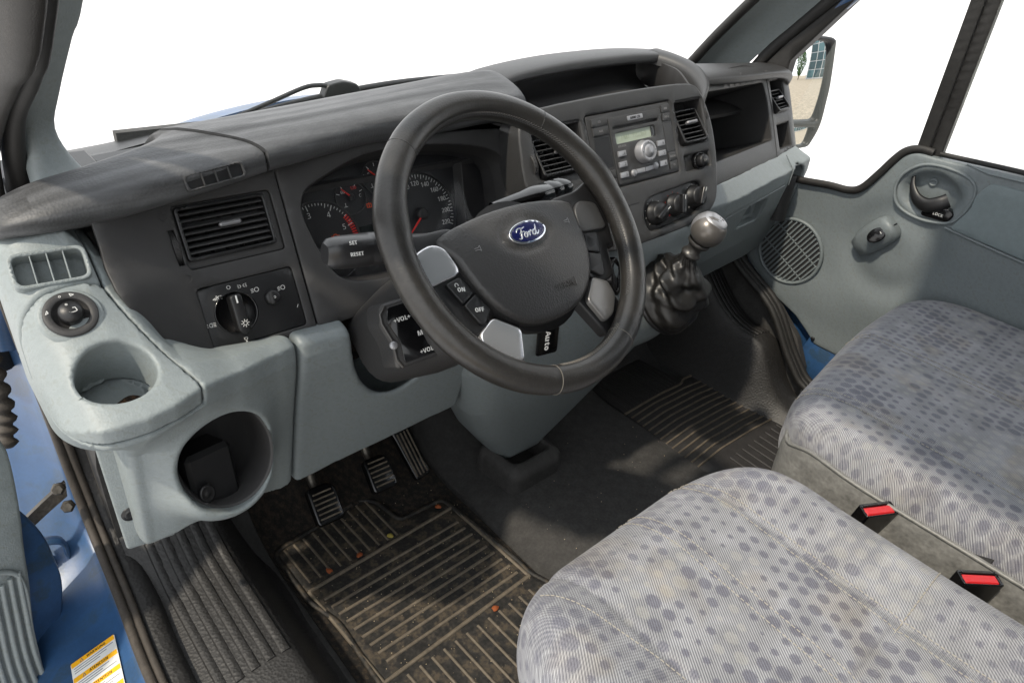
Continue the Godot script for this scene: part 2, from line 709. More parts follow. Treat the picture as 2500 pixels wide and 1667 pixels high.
	M.bronze = smat(Color(0.40, 0.385, 0.37), 0.30, "", 0.0, 9.0, "", 0.5)
	M.chrome = smat(Color(0.85, 0.86, 0.88), 0.10, "", 0.0, 8.0, "", 1.0)
	M.boot = smat(Color(0.115, 0.11, 0.105), 0.42, "leather", 0.35, 9.0, "worn")
	M.vinyl = smat(Color(0.54, 0.538, 0.525), 0.42, "leather", 0.35, 6.0, "worn")
	M.blue = smat(Color(0.185, 0.345, 0.53), 0.38, "sand", 0.06, 3.0, "dirtblue")
	M.blue.clearcoat_enabled = true
	M.blue.clearcoat = 0.6
	M.seal = smat(Color(0.15, 0.145, 0.14), 0.6, "sand", 0.5, 8.0, "worn")
	M.white = smat(Color(0.86, 0.86, 0.85), 0.5)
	M.print = smat(Color(0.78, 0.78, 0.77), 0.5)
	M.printdim = smat(Color(0.5, 0.5, 0.5), 0.5)
	M.red = smat(Color(0.72, 0.11, 0.13), 0.4)
	M.needle = smat(Color(0.80, 0.10, 0.05), 0.4)
	M.orange = smat(Color(0.85, 0.30, 0.06), 0.4)
	M.metal = smat(Color(0.42, 0.40, 0.37), 0.45, "wrinkle", 0.3, 8.0, "worn", 0.8)
	M.thread = smat(Color(0.60, 0.58, 0.54), 0.8)

# ------------------------------------------------------------------ entry point
func _ready():
	var cam := Camera3D.new()
	cam.name = "camera"
	cam.position = Vector3(-1.02, 1.22, 0.61)
	cam.rotation_degrees = Vector3(-32.69, -45.36, 6.96)
	cam.fov = 52.37
	cam.near = 0.02
	cam.far = 400.0
	add_child(cam)
	cam.current = true

	var env := Environment.new()
	env.background_mode = Environment.BG_SKY
	var sky := Sky.new()
	var sm := ProceduralSkyMaterial.new()
	sm.sky_top_color = Color(0.97, 0.985, 1.0)
	sm.sky_horizon_color = Color(1, 1, 1)
	sm.ground_horizon_color = Color(1, 1, 1)
	sm.ground_bottom_color = Color(0.98, 0.97, 0.96)
	sm.sun_angle_max = 0.0
	sm.energy_multiplier = 1.1
	sky.sky_material = sm
	env.sky = sky
	env.tonemap_mode = Environment.TONE_MAPPER_LINEAR
	env.tonemap_exposure = 1.78
	env.sdfgi_enabled = true
	env.ssao_enabled = true
	env.ssil_enabled = true
	var we := WorldEnvironment.new()
	we.name = "daylight"
	we.environment = env
	add_child(we)

	var sun := DirectionalLight3D.new()
	sun.name = "sun"
	sun.light_energy = 0.72
	sun.light_color = Color(1.0, 0.955, 0.88)
	sun.light_angular_distance = 2.0
	sun.shadow_enabled = true
	add_child(sun)
	sun.look_at_from_position(Vector3(-0.60, 0.80, -0.03), Vector3.ZERO, Vector3.UP)

	make_materials()
	var t0 := Time.get_ticks_msec()
	build_all()
	print("built in ", Time.get_ticks_msec() - t0)

# ------------------------------------------------------------------ floor
func sstep(a: float, b: float, x: float) -> float:
	var t := clampf((x - a) / (b - a), 0.0, 1.0)
	return t * t * (3.0 - 2.0 * t)

func build_floor():
	var f := structure(thing("van_floor", "black rubber floor of the van cab under the mats", "floor"))
	var rows := []
	for xi in range(0, 31):
		var x := -0.70 + 1.60 * xi / 30.0
		var tun := 0.028 * sstep(-0.20, -0.135, x) * (1.0 - sstep(0.34, 0.37, x))
		var r := PackedVector3Array()
		for q in [[1.3, 0.0], [0.9, 0.0], [0.5, 0.0], [0.1, 0.0], [-0.2, 0.0], [-0.36, 0.0], [-0.46, 0.05], [-0.60, 0.22], [-0.72, 0.45], [-0.74, 0.80]]:
			r.append(Vector3(x, q[1] + tun - 0.004, q[0]))
		rows.append(r)
	part("rubber_floor", shell(rows, 0.02, 1, 3), M.floorm, f)
	# carpeted heel board under the pedals
	rows = []
	for x in [-0.66, -0.5, -0.35, -0.235]:
		rows.append(v3([x, 0.004, 0.1, x, 0.004, -0.2, x, 0.006, -0.36, x, 0.058, -0.465, x, 0.228, -0.595, x, 0.45, -0.70]))
	part("carpet", shell(rows, 0.006, 4, 4), M.carpet, f)
	# wheel arch covers
	for side in [-1, 1]:
		var hum := thing("wheel_arch_cover", "black grained wheel arch cover with long ribs beside the open driver's door" if side < 0 else "black wheel arch cover with long ribs below the passenger door speaker", "wheel arch")
		rows = []
		var xo := -0.905 if side < 0 else 0.845
		var xi2 := -0.665 if side < 0 else 0.655
		for zi in 24:
			var z := 0.75 - 1.5 * zi / 23.0
			var hh := 0.125 + 0.30 * sstep(0.28, 0.75, -z)
			if side > 0:
				hh = 0.02 + 0.16 * sstep(-0.02, 0.12, -z) + 0.34 * sstep(0.16, 0.62, -z)
			var r := PackedVector3Array()
			for k in 17:
				var t := k / 16.0
				var x := lerpf(xo, xi2, t)
				var drop := sstep(0.60, 1.0, t)
				r.append(Vector3(x, hh * (1.0 - drop) + 0.025 * sin(t * PI) * (1.0 - drop) - 0.006 * drop, z))
			rows.append(r)
		part("shell", shell(rows, 0.006 * side, 2, 2), M.rubber, hum)
		for k in 5:
			var p := PackedVector3Array()
			for j in 13:
				var z := -0.07 - 0.33 * j / 12.0
				var t := 0.16 + 0.105 * k
				if side > 0:
					t = 0.14 + 0.10 * k
					z = -0.13 - 0.35 * j / 12.0
				var hh := 0.125 + 0.30 * sstep(0.28, 0.75, -z)
				if side > 0:
					hh = 0.02 + 0.16 * sstep(-0.02, 0.12, -z) + 0.34 * sstep(0.16, 0.62, -z)
				var x := lerpf(xo, xi2, t)
				var drop := sstep(0.60, 1.0, t)
				p.append(Vector3(x, hh * (1.0 - drop) + 0.025 * sin(t * PI) * (1.0 - drop) + 0.0005, z))
			part("rib", tube(p, 0.0085, 8, false, 0.35, Vector3.UP), M.rubber, hum)

# ------------------------------------------------------------------ grey lower dashboard
var sec_x := PackedFloat32Array()
var sec_p := []
var cache_x := INF
var cache_poly := PackedVector2Array()

func section(x: float) -> PackedVector2Array:
	if x == cache_x:
		return cache_poly
	cache_x = x
	var n := sec_x.size()
	if x <= sec_x[0]:
		cache_poly = sec_p[0]
		return cache_poly
	if x >= sec_x[n - 1]:
		cache_poly = sec_p[n - 1]
		return cache_poly
	var i := 0
	while sec_x[i + 1] < x:
		i += 1
	var t := (x - sec_x[i]) / (sec_x[i + 1] - sec_x[i])
	t = lerpf(t, t * t * (3.0 - 2.0 * t), 0.25)
	var r := PackedVector2Array()
	for k in sec_p[i].size():
		r.append((sec_p[i][k] as Vector2).lerp(sec_p[i + 1][k], t))
	cache_poly = r
	return r

func set_sections(keys: Array):
	sec_x = PackedFloat32Array()
	sec_p = []
	cache_x = INF
	for k in keys:
		sec_x.append(k[0])
		sec_p.append(v2(k[1]))

func f_pod(p: Vector3) -> float:
	var d := sd_poly(Vector2(p.z, p.y), section(p.x)) - 0.005
	d = smax(smax(d, -0.964 - p.x, 0.06), p.x + 0.6535, 0.015)
	# storage tub
	var tub := sd_caps(p, Vector3(-0.787, 0.475, -0.195), Vector3(-0.787, 0.56, -0.205), 0.080, 0.078)
	d = smin(d, tub, 0.03)
	# hollow under the lip beside the door
	d = smax(d, -sd_box(p - Vector3(-0.965, 0.46, -0.16), Vector3(0.062, 0.158, 0.30), 0.03), 0.015)
	# mouth of the tub
	var q := p - Vector3(-0.785, 0.523, -0.132)
	var ax := Vector3(-0.10, 0.30, 0.95).normalized()
	var l := clampf(q.dot(ax), -0.16, 0.12)
	var e := q - ax * l
	var vup := Vector3(0.03, 0.953, -0.30)
	e -= vup * (e.dot(vup) * 0.19)
	d = smax(d, -(e.length() - 0.0655 - 0.05 * maxf(q.dot(ax) + 0.02, 0.0)), 0.008)
	# cup holder
	q = p - Vector3(-0.893, 0.725, -0.130)
	ax = Vector3(0.12, 0.914, 0.388).normalized()
	l = q.dot(ax)
	var rr := (q - ax * l).length()
	d = smax(d, -maxf(rr - 0.0405 - 0.04 * maxf(l + 0.004, 0.0), -l - 0.072), 0.005)
	# side vent duct
	q = POD_VENT.affine_inverse() * p
	d = smax(d, -sd_box(q, Vector3(0.036, 0.0185, 0.035), 0.010), 0.003)
	return d

var POD_VENT := Transform3D.IDENTITY

func cap_edge(p: Vector3) -> float:
	# negative inside the cap: bounded by a curve towards the fascia and a level joint round the lip
	var z := p.z
	var xc := -0.868
	if z > -0.236:
		xc = lerpf(-0.868, -0.819, pow(clampf((z + 0.236) / 0.136, 0.0, 1.0), 1.15))
	return maxf(p.x - xc, 0.671 - p.y)

func f_pod_body(p: Vector3) -> float:
	return smax(f_pod(p), 0.0011 - cap_edge(p), 0.003)

func f_pod_cap(p: Vector3) -> float:
	return smax(f_pod(p), maxf(cap_edge(p), -0.2355 - p.z) + 0.0011, 0.003)

func f_pod_vent(p: Vector3) -> float:
	return smax(f_pod(p), maxf(cap_edge(p), p.z + 0.2355) + 0.0011, 0.003)

func f_knee(p: Vector3) -> float:
	var d := sd_poly(Vector2(p.z, p.y), section(p.x)) - 0.005
	d = smax(d, maxf(-0.6495 - p.x, p.x + 0.30), 0.012)
	d = smax(d, -sd_caps(p, Vector3(-0.462, 0.88, 0.06), Vector3(-0.466, 0.52, -0.30), 0.098, 0.098), 0.012)
	return d

func f_console(p: Vector3) -> float:
	var zf := -0.135 - 0.12 * sstep(0.5, 0.0, p.y) - 0.35 * (p.x + 0.02) * (p.x + 0.02)
	var d := sd_poly(Vector2(p.x, p.y), cons)
	d = smax(d, maxf(p.z - zf, zf - 0.16 - p.z), 0.06)
	d = smin(d, sd_ell(p - Vector3(0.185, 0.475, -0.185), Vector3(0.10, 0.11, 0.085)), 0.05)
	return d

var cons := PackedVector2Array()

func f_plower(p: Vector3) -> float:
	var d := sd_poly(Vector2(p.z, p.y), section(p.x)) - 0.005
	d = smax(d, maxf(0.262 - p.x, p.x - 0.872), 0.012)
	# grab recess of the glovebox lid
	d = smax(d, -sd_box(p - Vector3(0.63, 0.585, -0.20), Vector3(0.055, 0.032, 0.035), 0.01), 0.004)
	# pocket at the door end
	d = smax(d, -sd_caps(p, Vector3(0.806, 0.525, -0.193), Vector3(0.812, 0.655, -0.212), 0.024, 0.034), 0.006)
	return d

func build_lower_dash():
	POD_VENT = frame(Vector3(-0.912, 0.806, -0.254), 48, -6, 0)
	var top := thing("dashboard", "grey and black moulded dashboard across the van cab", "dashboard")
	DASH = top
	set_sections(POD_SECTIONS)
	# moulded in three pieces with open joints between them
	part("side_console", sdf_mesh(f_pod_body, Vector3(-0.985, 0.33, -0.385), Vector3(-0.635, 0.86, -0.04), 0.0055), M.grey, top)
	part("console_cap", sdf_mesh(f_pod_cap, Vector3(-0.985, 0.63, -0.26), Vector3(-0.79, 0.82, -0.04), 0.0048), M.grey, top)
	part("vent_cap", sdf_mesh(f_pod_vent, Vector3(-0.985, 0.66, -0.385), Vector3(-0.84, 0.86, -0.21), 0.0048), M.grey, top)
	set_sections([
		[-0.65, [-0.36, 0.634, -0.234, 0.633, -0.222, 0.638, -0.21, 0.643, -0.20, 0.644, -0.190, 0.639, -0.187, 0.62, -0.19, 0.59, -0.212, 0.50, -0.247, 0.325, -0.36, 0.325]],
		[-0.55, [-0.36, 0.634, -0.23, 0.633, -0.215, 0.634, -0.205, 0.633, -0.195, 0.631, -0.19, 0.625, -0.188, 0.61, -0.19, 0.59, -0.207, 0.50, -0.243, 0.335, -0.36, 0.335]],
		[-0.28, [-0.36, 0.634, -0.23, 0.633, -0.215, 0.634, -0.205, 0.633, -0.195, 0.631, -0.19, 0.625, -0.186, 0.61, -0.186, 0.59, -0.20, 0.50, -0.235, 0.352, -0.36, 0.352]]])
	part("knee_panel", sdf_mesh(f_knee, Vector3(-0.665, 0.28, -0.385), Vector3(-0.285, 0.66, -0.17), 0.007), M.greysm, top)
	cons = v2([-0.335, 0.63, -0.318, 0.44, -0.275, 0.31, -0.20, 0.18, -0.105, 0.052, 0.0, 0.052, 0.075, 0.125, 0.165, 0.225, 0.30, 0.335, 0.44, 0.43, 0.50, 0.50, 0.50, 0.58, 0.30, 0.66, 0.10, 0.66])
	part("centre_console", sdf_mesh(f_console, Vector3(-0.36, 0.03, -0.48), Vector3(0.53, 0.69, -0.07), 0.008), M.greysm, top)
	set_sections([
		[0.26, [-0.40, 0.60, -0.205, 0.688, -0.18, 0.655, -0.182, 0.625, -0.20, 0.56, -0.225, 0.47, -0.26, 0.39, -0.40, 0.39]],
		[0.45, [-0.40, 0.60, -0.208, 0.692, -0.18, 0.656, -0.182, 0.626, -0.20, 0.56, -0.225, 0.47, -0.26, 0.385, -0.40, 0.385]],
		[0.75, [-0.40, 0.60, -0.24, 0.704, -0.203, 0.676, -0.203, 0.645, -0.215, 0.57, -0.235, 0.49, -0.26, 0.405, -0.40, 0.405]],
		[0.88, [-0.40, 0.60, -0.255, 0.714, -0.205, 0.70, -0.203, 0.67, -0.215, 0.58, -0.24, 0.50, -0.265, 0.42, -0.40, 0.42]]])
	part("passenger_console", sdf_mesh(f_plower, Vector3(0.245, 0.35, -0.425), Vector3(0.89, 0.74, -0.16), 0.0072), M.greysm, top)

var DASH: Node3D
var POD_SECTIONS := [
	[-0.975, [-0.36, 0.835, -0.288, 0.825, -0.252, 0.79, -0.205, 0.757, -0.14, 0.718, -0.092, 0.694, -0.098, 0.664, -0.14, 0.628, -0.18, 0.575, -0.21, 0.37, -0.36, 0.37]],
	[-0.93, [-0.36, 0.835, -0.286, 0.828, -0.25, 0.793, -0.20, 0.758, -0.13, 0.72, -0.074, 0.694, -0.08, 0.664, -0.125, 0.630, -0.17, 0.575, -0.21, 0.37, -0.36, 0.37]],
	[-0.885, [-0.36, 0.835, -0.285, 0.828, -0.25, 0.793, -0.20, 0.758, -0.13, 0.72, -0.071, 0.694, -0.078, 0.664, -0.115, 0.630, -0.165, 0.575, -0.21, 0.37, -0.36, 0.37]],
	[-0.855, [-0.36, 0.80, -0.27, 0.79, -0.235, 0.765, -0.195, 0.745, -0.13, 0.717, -0.076, 0.695, -0.083, 0.667, -0.117, 0.635, -0.155, 0.575, -0.20, 0.38, -0.36, 0.38]],
	[-0.82, [-0.36, 0.71, -0.205, 0.695, -0.185, 0.70, -0.16, 0.705, -0.125, 0.704, -0.092, 0.694, -0.096, 0.668, -0.12, 0.635, -0.148, 0.575, -0.19, 0.40, -0.36, 0.40]],
	[-0.76, [-0.36, 0.655, -0.228, 0.646, -0.20, 0.660, -0.175, 0.671, -0.15, 0.677, -0.128, 0.672, -0.128, 0.648, -0.138, 0.61, -0.153, 0.54, -0.19, 0.40, -0.36, 0.40]],
	[-0.69, [-0.36, 0.636, -0.234, 0.634, -0.215, 0.643, -0.20, 0.651, -0.185, 0.655, -0.170, 0.650, -0.168, 0.628, -0.174, 0.595, -0.195, 0.50, -0.235, 0.34, -0.36, 0.34]],
	[-0.65, [-0.36, 0.634, -0.234, 0.633, -0.222, 0.638, -0.21, 0.643, -0.20, 0.644, -0.190, 0.639, -0.187, 0.62, -0.19, 0.59, -0.212, 0.50, -0.247, 0.32, -0.36, 0.32]]]

# ------------------------------------------------------------------ padded dashboard top
func pad_rows(keys: Array, ends := []) -> Array:
	# keys: x, then (y, z) for under, bottom edge, front middle, crease, top, rear, drop
	var rows := []
	for k in keys:
		var r := PackedVector3Array()
		for j in 7:
			var x: float = k[0]
			r.append(Vector3(x, k[1 + 2 * j], k[2 + 2 * j]))
		rows.append(r)
	return rows

func shear_row(r: PackedVector3Array, dx: Array) -> PackedVector3Array:
	var o := PackedVector3Array()
	for j in r.size():
		o.append(r[j] + Vector3(dx[j], 0, 0))
	return o

func build_pads():
	var seam := [0.0, 0.0, -0.002, -0.006, -0.03, -0.10, -0.12]
	var half := [0.0, 0.0, -0.001, -0.003, -0.012, -0.04, -0.05]
	var L := pad_rows([
		[-0.952, 0.820, -0.318, 0.828, -0.306, 0.832, -0.302, 0.835, -0.303, 0.840, -0.316, 0.838, -0.33, 0.81, -0.345],
		[-0.942, 0.822, -0.315, 0.833, -0.291, 0.841, -0.286, 0.850, -0.285, 0.858, -0.305, 0.858, -0.335, 0.82, -0.36],
		[-0.90, 0.822, -0.31, 0.836, -0.279, 0.848, -0.271, 0.861, -0.270, 0.872, -0.30, 0.872, -0.345, 0.83, -0.37],
		[-0.84, 0.822, -0.31, 0.837, -0.280, 0.852, -0.271, 0.869, -0.272, 0.882, -0.30, 0.884, -0.345, 0.84, -0.38],
		[-0.765, 0.832, -0.315, 0.845, -0.281, 0.863, -0.272, 0.882, -0.275, 0.893, -0.305, 0.895, -0.36, 0.85, -0.40],
		[-0.69, 0.842, -0.32, 0.853, -0.288, 0.870, -0.280, 0.888, -0.284, 0.898, -0.32, 0.898, -0.385, 0.85, -0.43],
		[-0.6265, 0.85, -0.33, 0.860, -0.297, 0.876, -0.290, 0.893, -0.295, 0.901, -0.33, 0.900, -0.40, 0.85, -0.45]])
	L[5] = shear_row(L[5], half)
	L[6] = shear_row(L[6], seam)
	var padl := part("dash_pad", shell(L, 0.008, 5, 4), M.pad, DASH, Transform3D.IDENTITY, "padded dash top beside the driver's window")
	var C := pad_rows([
		[-0.6225, 0.85, -0.33, 0.862, -0.296, 0.879, -0.288, 0.896, -0.292, 0.904, -0.33, 0.903, -0.40, 0.85, -0.45],
		[-0.53, 0.856, -0.335, 0.867, -0.309, 0.886, -0.298, 0.904, -0.303, 0.913, -0.34, 0.908, -0.42, 0.86, -0.47],
		[-0.44, 0.862, -0.34, 0.873, -0.317, 0.894, -0.304, 0.912, -0.307, 0.922, -0.345, 0.917, -0.425, 0.87, -0.48],
		[-0.31, 0.868, -0.33, 0.878, -0.307, 0.901, -0.293, 0.921, -0.298, 0.932, -0.345, 0.927, -0.425, 0.88, -0.49],
		[-0.20, 0.868, -0.34, 0.880, -0.318, 0.903, -0.302, 0.925, -0.308, 0.938, -0.36, 0.936, -0.425, 0.88, -0.49],
		[-0.135, 0.862, -0.35, 0.874, -0.332, 0.898, -0.318, 0.921, -0.324, 0.937, -0.37, 0.937, -0.425, 0.88, -0.49],
		[-0.100, 0.858, -0.36, 0.866, -0.346, 0.885, -0.336, 0.906, -0.342, 0.922, -0.38, 0.925, -0.43, 0.88, -0.49],
		[-0.085, 0.85, -0.365, 0.853, -0.355, 0.866, -0.350, 0.884, -0.356, 0.898, -0.39, 0.902, -0.43, 0.87, -0.48]])
	C[0] = shear_row(C[0], seam)
	C[1] = shear_row(C[1], half)
	part("dash_pad", shell(C, 0.008, 5, 4), M.pad, DASH, Transform3D.IDENTITY, "padded hood over the instrument cluster")
	var R := pad_rows([
		[0.392, 0.90, -0.32, 0.902, -0.300, 0.910, -0.292, 0.919, -0.295, 0.925, -0.33, 0.915, -0.41, 0.88, -0.48],
		[0.42, 0.895, -0.32, 0.898, -0.300, 0.908, -0.292, 0.919, -0.295, 0.925, -0.33, 0.914, -0.42, 0.88, -0.50],
		[0.55, 0.892, -0.32, 0.896, -0.296, 0.906, -0.288, 0.917, -0.291, 0.922, -0.33, 0.909, -0.44, 0.87, -0.52],
		[0.75, 0.888, -0.33, 0.892, -0.305, 0.902, -0.297, 0.912, -0.301, 0.917, -0.335, 0.904, -0.42, 0.86, -0.50],
		[0.84, 0.872, -0.34, 0.876, -0.318, 0.886, -0.311, 0.898, -0.315, 0.905, -0.345, 0.90, -0.41, 0.86, -0.47],
		[0.872, 0.85, -0.35, 0.853, -0.335, 0.860, -0.33, 0.868, -0.333, 0.873, -0.355, 0.87, -0.40, 0.85, -0.44]])
	var padr := part("dash_pad", shell(R, 0.008, 5, 4), M.stack, DASH, Transform3D.IDENTITY, "thin black dash top over the open glove shelf")
	# lid line of the passenger shelf
	var mbl := MB.new()
	tube_into(mbl, v3([0.55, 0.9175, -0.2895, 0.552, 0.9225, -0.33, 0.63, 0.921, -0.345, 0.66, 0.920, -0.335, 0.672, 0.9155, -0.296]), 0.0014, 6)
	part("lid_bead", mbl.done(), M.stack, padr)
	# hood over the open tray in the middle
	var hood := []
	for k in [[-0.13, 0.902, -0.395, 0.914], [-0.07, 0.915, -0.405, 0.932], [0.08, 0.925, -0.41, 0.945], [0.25, 0.929, -0.41, 0.950], [0.345, 0.929, -0.405, 0.950], [0.41, 0.926, -0.41, 0.946]]:
		var x: float = k[0]
		var y: float = k[1]
		var z: float = k[2]
		var yt: float = k[3]
		hood.append(v3([x, y - 0.006, z - 0.04, x, y, z, x, (y + yt) * 0.5, z + 0.004, x, yt, z - 0.004, x, yt - 0.001, z - 0.05, x, yt - 0.018, z - 0.12, x, 0.86, z - 0.19]))
	part("tray_hood", shell(hood, 0.006, 4, 3), M.stack, DASH)
	# right end sweeps forward and down to the centre stack
	part("hood_end", shell([v3([0.350, 0.925, -0.43, 0.356, 0.946, -0.432, 0.385, 0.953, -0.435, 0.415, 0.946, -0.435, 0.430, 0.905, -0.435]),
		v3([0.364, 0.924, -0.385, 0.370, 0.944, -0.385, 0.393, 0.951, -0.388, 0.422, 0.942, -0.390, 0.438, 0.900, -0.392]),
		v3([0.368, 0.916, -0.335, 0.374, 0.936, -0.333, 0.396, 0.943, -0.334, 0.424, 0.934, -0.340, 0.436, 0.892, -0.342]),
		v3([0.352, 0.903, -0.286, 0.358, 0.922, -0.282, 0.380, 0.929, -0.283, 0.406, 0.921, -0.293, 0.416, 0.882, -0.298]),
		v3([0.322, 0.890, -0.250, 0.328, 0.908, -0.244, 0.348, 0.914, -0.246, 0.372, 0.907, -0.258, 0.380, 0.872, -0.265]),
		v3([0.285, 0.878, -0.226, 0.290, 0.893, -0.220, 0.304, 0.897, -0.222, 0.322, 0.892, -0.234, 0.328, 0.864, -0.242])], 0.005, 5, 4), M.stack, DASH)
	# the open tray itself
	var tray := []
	for k in [[-0.135, 0.898], [0.0, 0.905], [0.13, 0.915], [0.24, 0.922], [0.30, 0.920], [0.385, 0.905]]:
		var x: float = k[0]
		var zf := lerpf(-0.285, -0.240, minf((x + 0.135) / 0.46, 1.0)) - 0.75 * maxf(0.0, x - 0.30)
		tray.append(v3([x, k[1] - 0.012, zf + 0.004, x, k[1] - 0.006, zf - 0.010, x, k[1] - 0.035, zf - 0.05, x, k[1] - 0.045, -0.40, x, k[1] - 0.02, -0.47, x, lerpf(0.905, 0.940, sstep(-0.135, 0.06, x)), -0.475]))
	part("storage_tray", shell(tray, 0.004, 4, 4), M.dark, DASH)
	part("tray_cheek", panel(fillet(v2([0.0, 0.0, 0.26, 0.0, 0.26, 0.06, 0.10, 0.06, 0.03, 0.03]), 0.02), [], 0.004, 0.001), M.dark, DASH, Transform3D(Basis(Vector3(0.30, 0, -0.954), Vector3(0, 1, 0), Vector3(-0.954, 0, -0.30)), Vector3(0.315, 0.872, -0.235)))
	# dark underside that closes the dashboard towards the windscreen
	var deck := []
	for x in [-0.95, -0.6, -0.2, 0.3, 0.88]:
		var e := 0.12 * absf(x) * absf(x)
		deck.append(v3([x, 0.80, -0.36, x, 0.81, -0.50 + e, x, 0.79, -0.68 + e, x, 0.74, -0.78 + e]))
	part("defroster_deck", shell(deck, 0.01, 4, 2), M.dark, DASH)
	part("corner_cover", rbox(Vector3(0.17, 0.02, 0.24), 0.004), M.black, DASH, at(-0.865, 0.812, -0.475))
	# core that blocks the view through the openings
	part("core", rbox(Vector3(1.74, 0.36, 0.02), 0.002), M.dark, DASH, at(-0.04, 0.66, -0.46))

# ------------------------------------------------------------------ air vents
func build_vent(xf: Transform3D, w: float, h: float, slats: int, aim: float, called_label: String, bars := 5) -> MeshInstance3D:
	# a rectangular barrel with tilting slats; local origin at the middle of the opening
	var fr := MB.new()
	panel_into(fr, rrect(w, h, 0.006), [rrect(w - 0.009, h - 0.009, 0.004)], 0.030, 0.0012)
	var root := part("air_vent", fr.done(), M.black, DASH, xf, called_label)
	part("vent_back", rbox(Vector3(w - 0.004, h - 0.004, 0.002), 0.0005), M.dark, root, at(0, 0, -0.036))
	for i in slats:
		var y := (h - 0.012) * ((i + 0.5) / slats - 0.5)
		var mb := MB.new()
		var d := 0.014
		var cxf := Transform3D(Basis(Vector3(1, 0, 0), deg_to_rad(aim)), Vector3(0, y, -0.006))
		var rows := []
		for q in [[-d, -0.0010], [0.0, -0.0013], [0.0022, 0.0], [0.0, 0.0013], [-d, 0.0010]]:
			var row := PackedVector3Array()
			for sx in [-0.5, 0.5]:
				row.append(cxf * Vector3(sx * (w - 0.010), q[1], q[0]))
			rows.append(row)
		mb.grid(rows, false, 0, true)
		part("slat", mb.done(), M.stack, root)
	for i in bars:
		var x := (w - 0.02) * ((i + 0.5) / bars - 0.5)
		part("vane", rbox(Vector3(0.0012, h - 0.012, 0.010), 0.0003), M.black, root, at(x, 0, -0.026) * rot(Vector3.UP, 18))
	# slider tab
	var tab := MB.new()
	box_into(tab, Vector3(0.030, 0.0062, 0.010), 0.002)
	part("slider", tab.done(), M.satin, root, at(0.004, (h - 0.012) * (0.5 / slats), 0.0005))
	return root

func thumb_wheel(xf: Transform3D, r: float, w: float, parent: Node3D):
	var mb := MB.new()
	lathe_into(mb, v2([0.0, -w / 2, r - 0.001, -w / 2, r, -w / 2 + 0.001, r, w / 2 - 0.001, r - 0.001, w / 2, 0.0, w / 2]), 36, xf * Transform3D(Basis(Vector3(0, 1, 0), Vector3(0, 0, 1), Vector3(1, 0, 0)), Vector3.ZERO), false)
	for i in 40:
		var a := TAU * i / 40.0
		for j in 3:
			var t := xf * Transform3D(Basis(Vector3(1, 0, 0), a + j * 0.05), Vector3.ZERO) * at((j - 1) * w * 0.3, 0, r)
			box_into(mb, Vector3(w * 0.24, 0.0016, 0.0012), 0.0003, t)
	part("thumb_wheel", mb.done(), M.dark, parent)

# ------------------------------------------------------------------ fascia round the driver
func h_left(q: Vector2) -> float:
	var a := lerpf(0.062, 0.040, sstep(0.045, 0.09, q.y))
	return a * pow(clampf((-0.035 - q.x) / 0.125, 0.0, 1.0), 1.7)

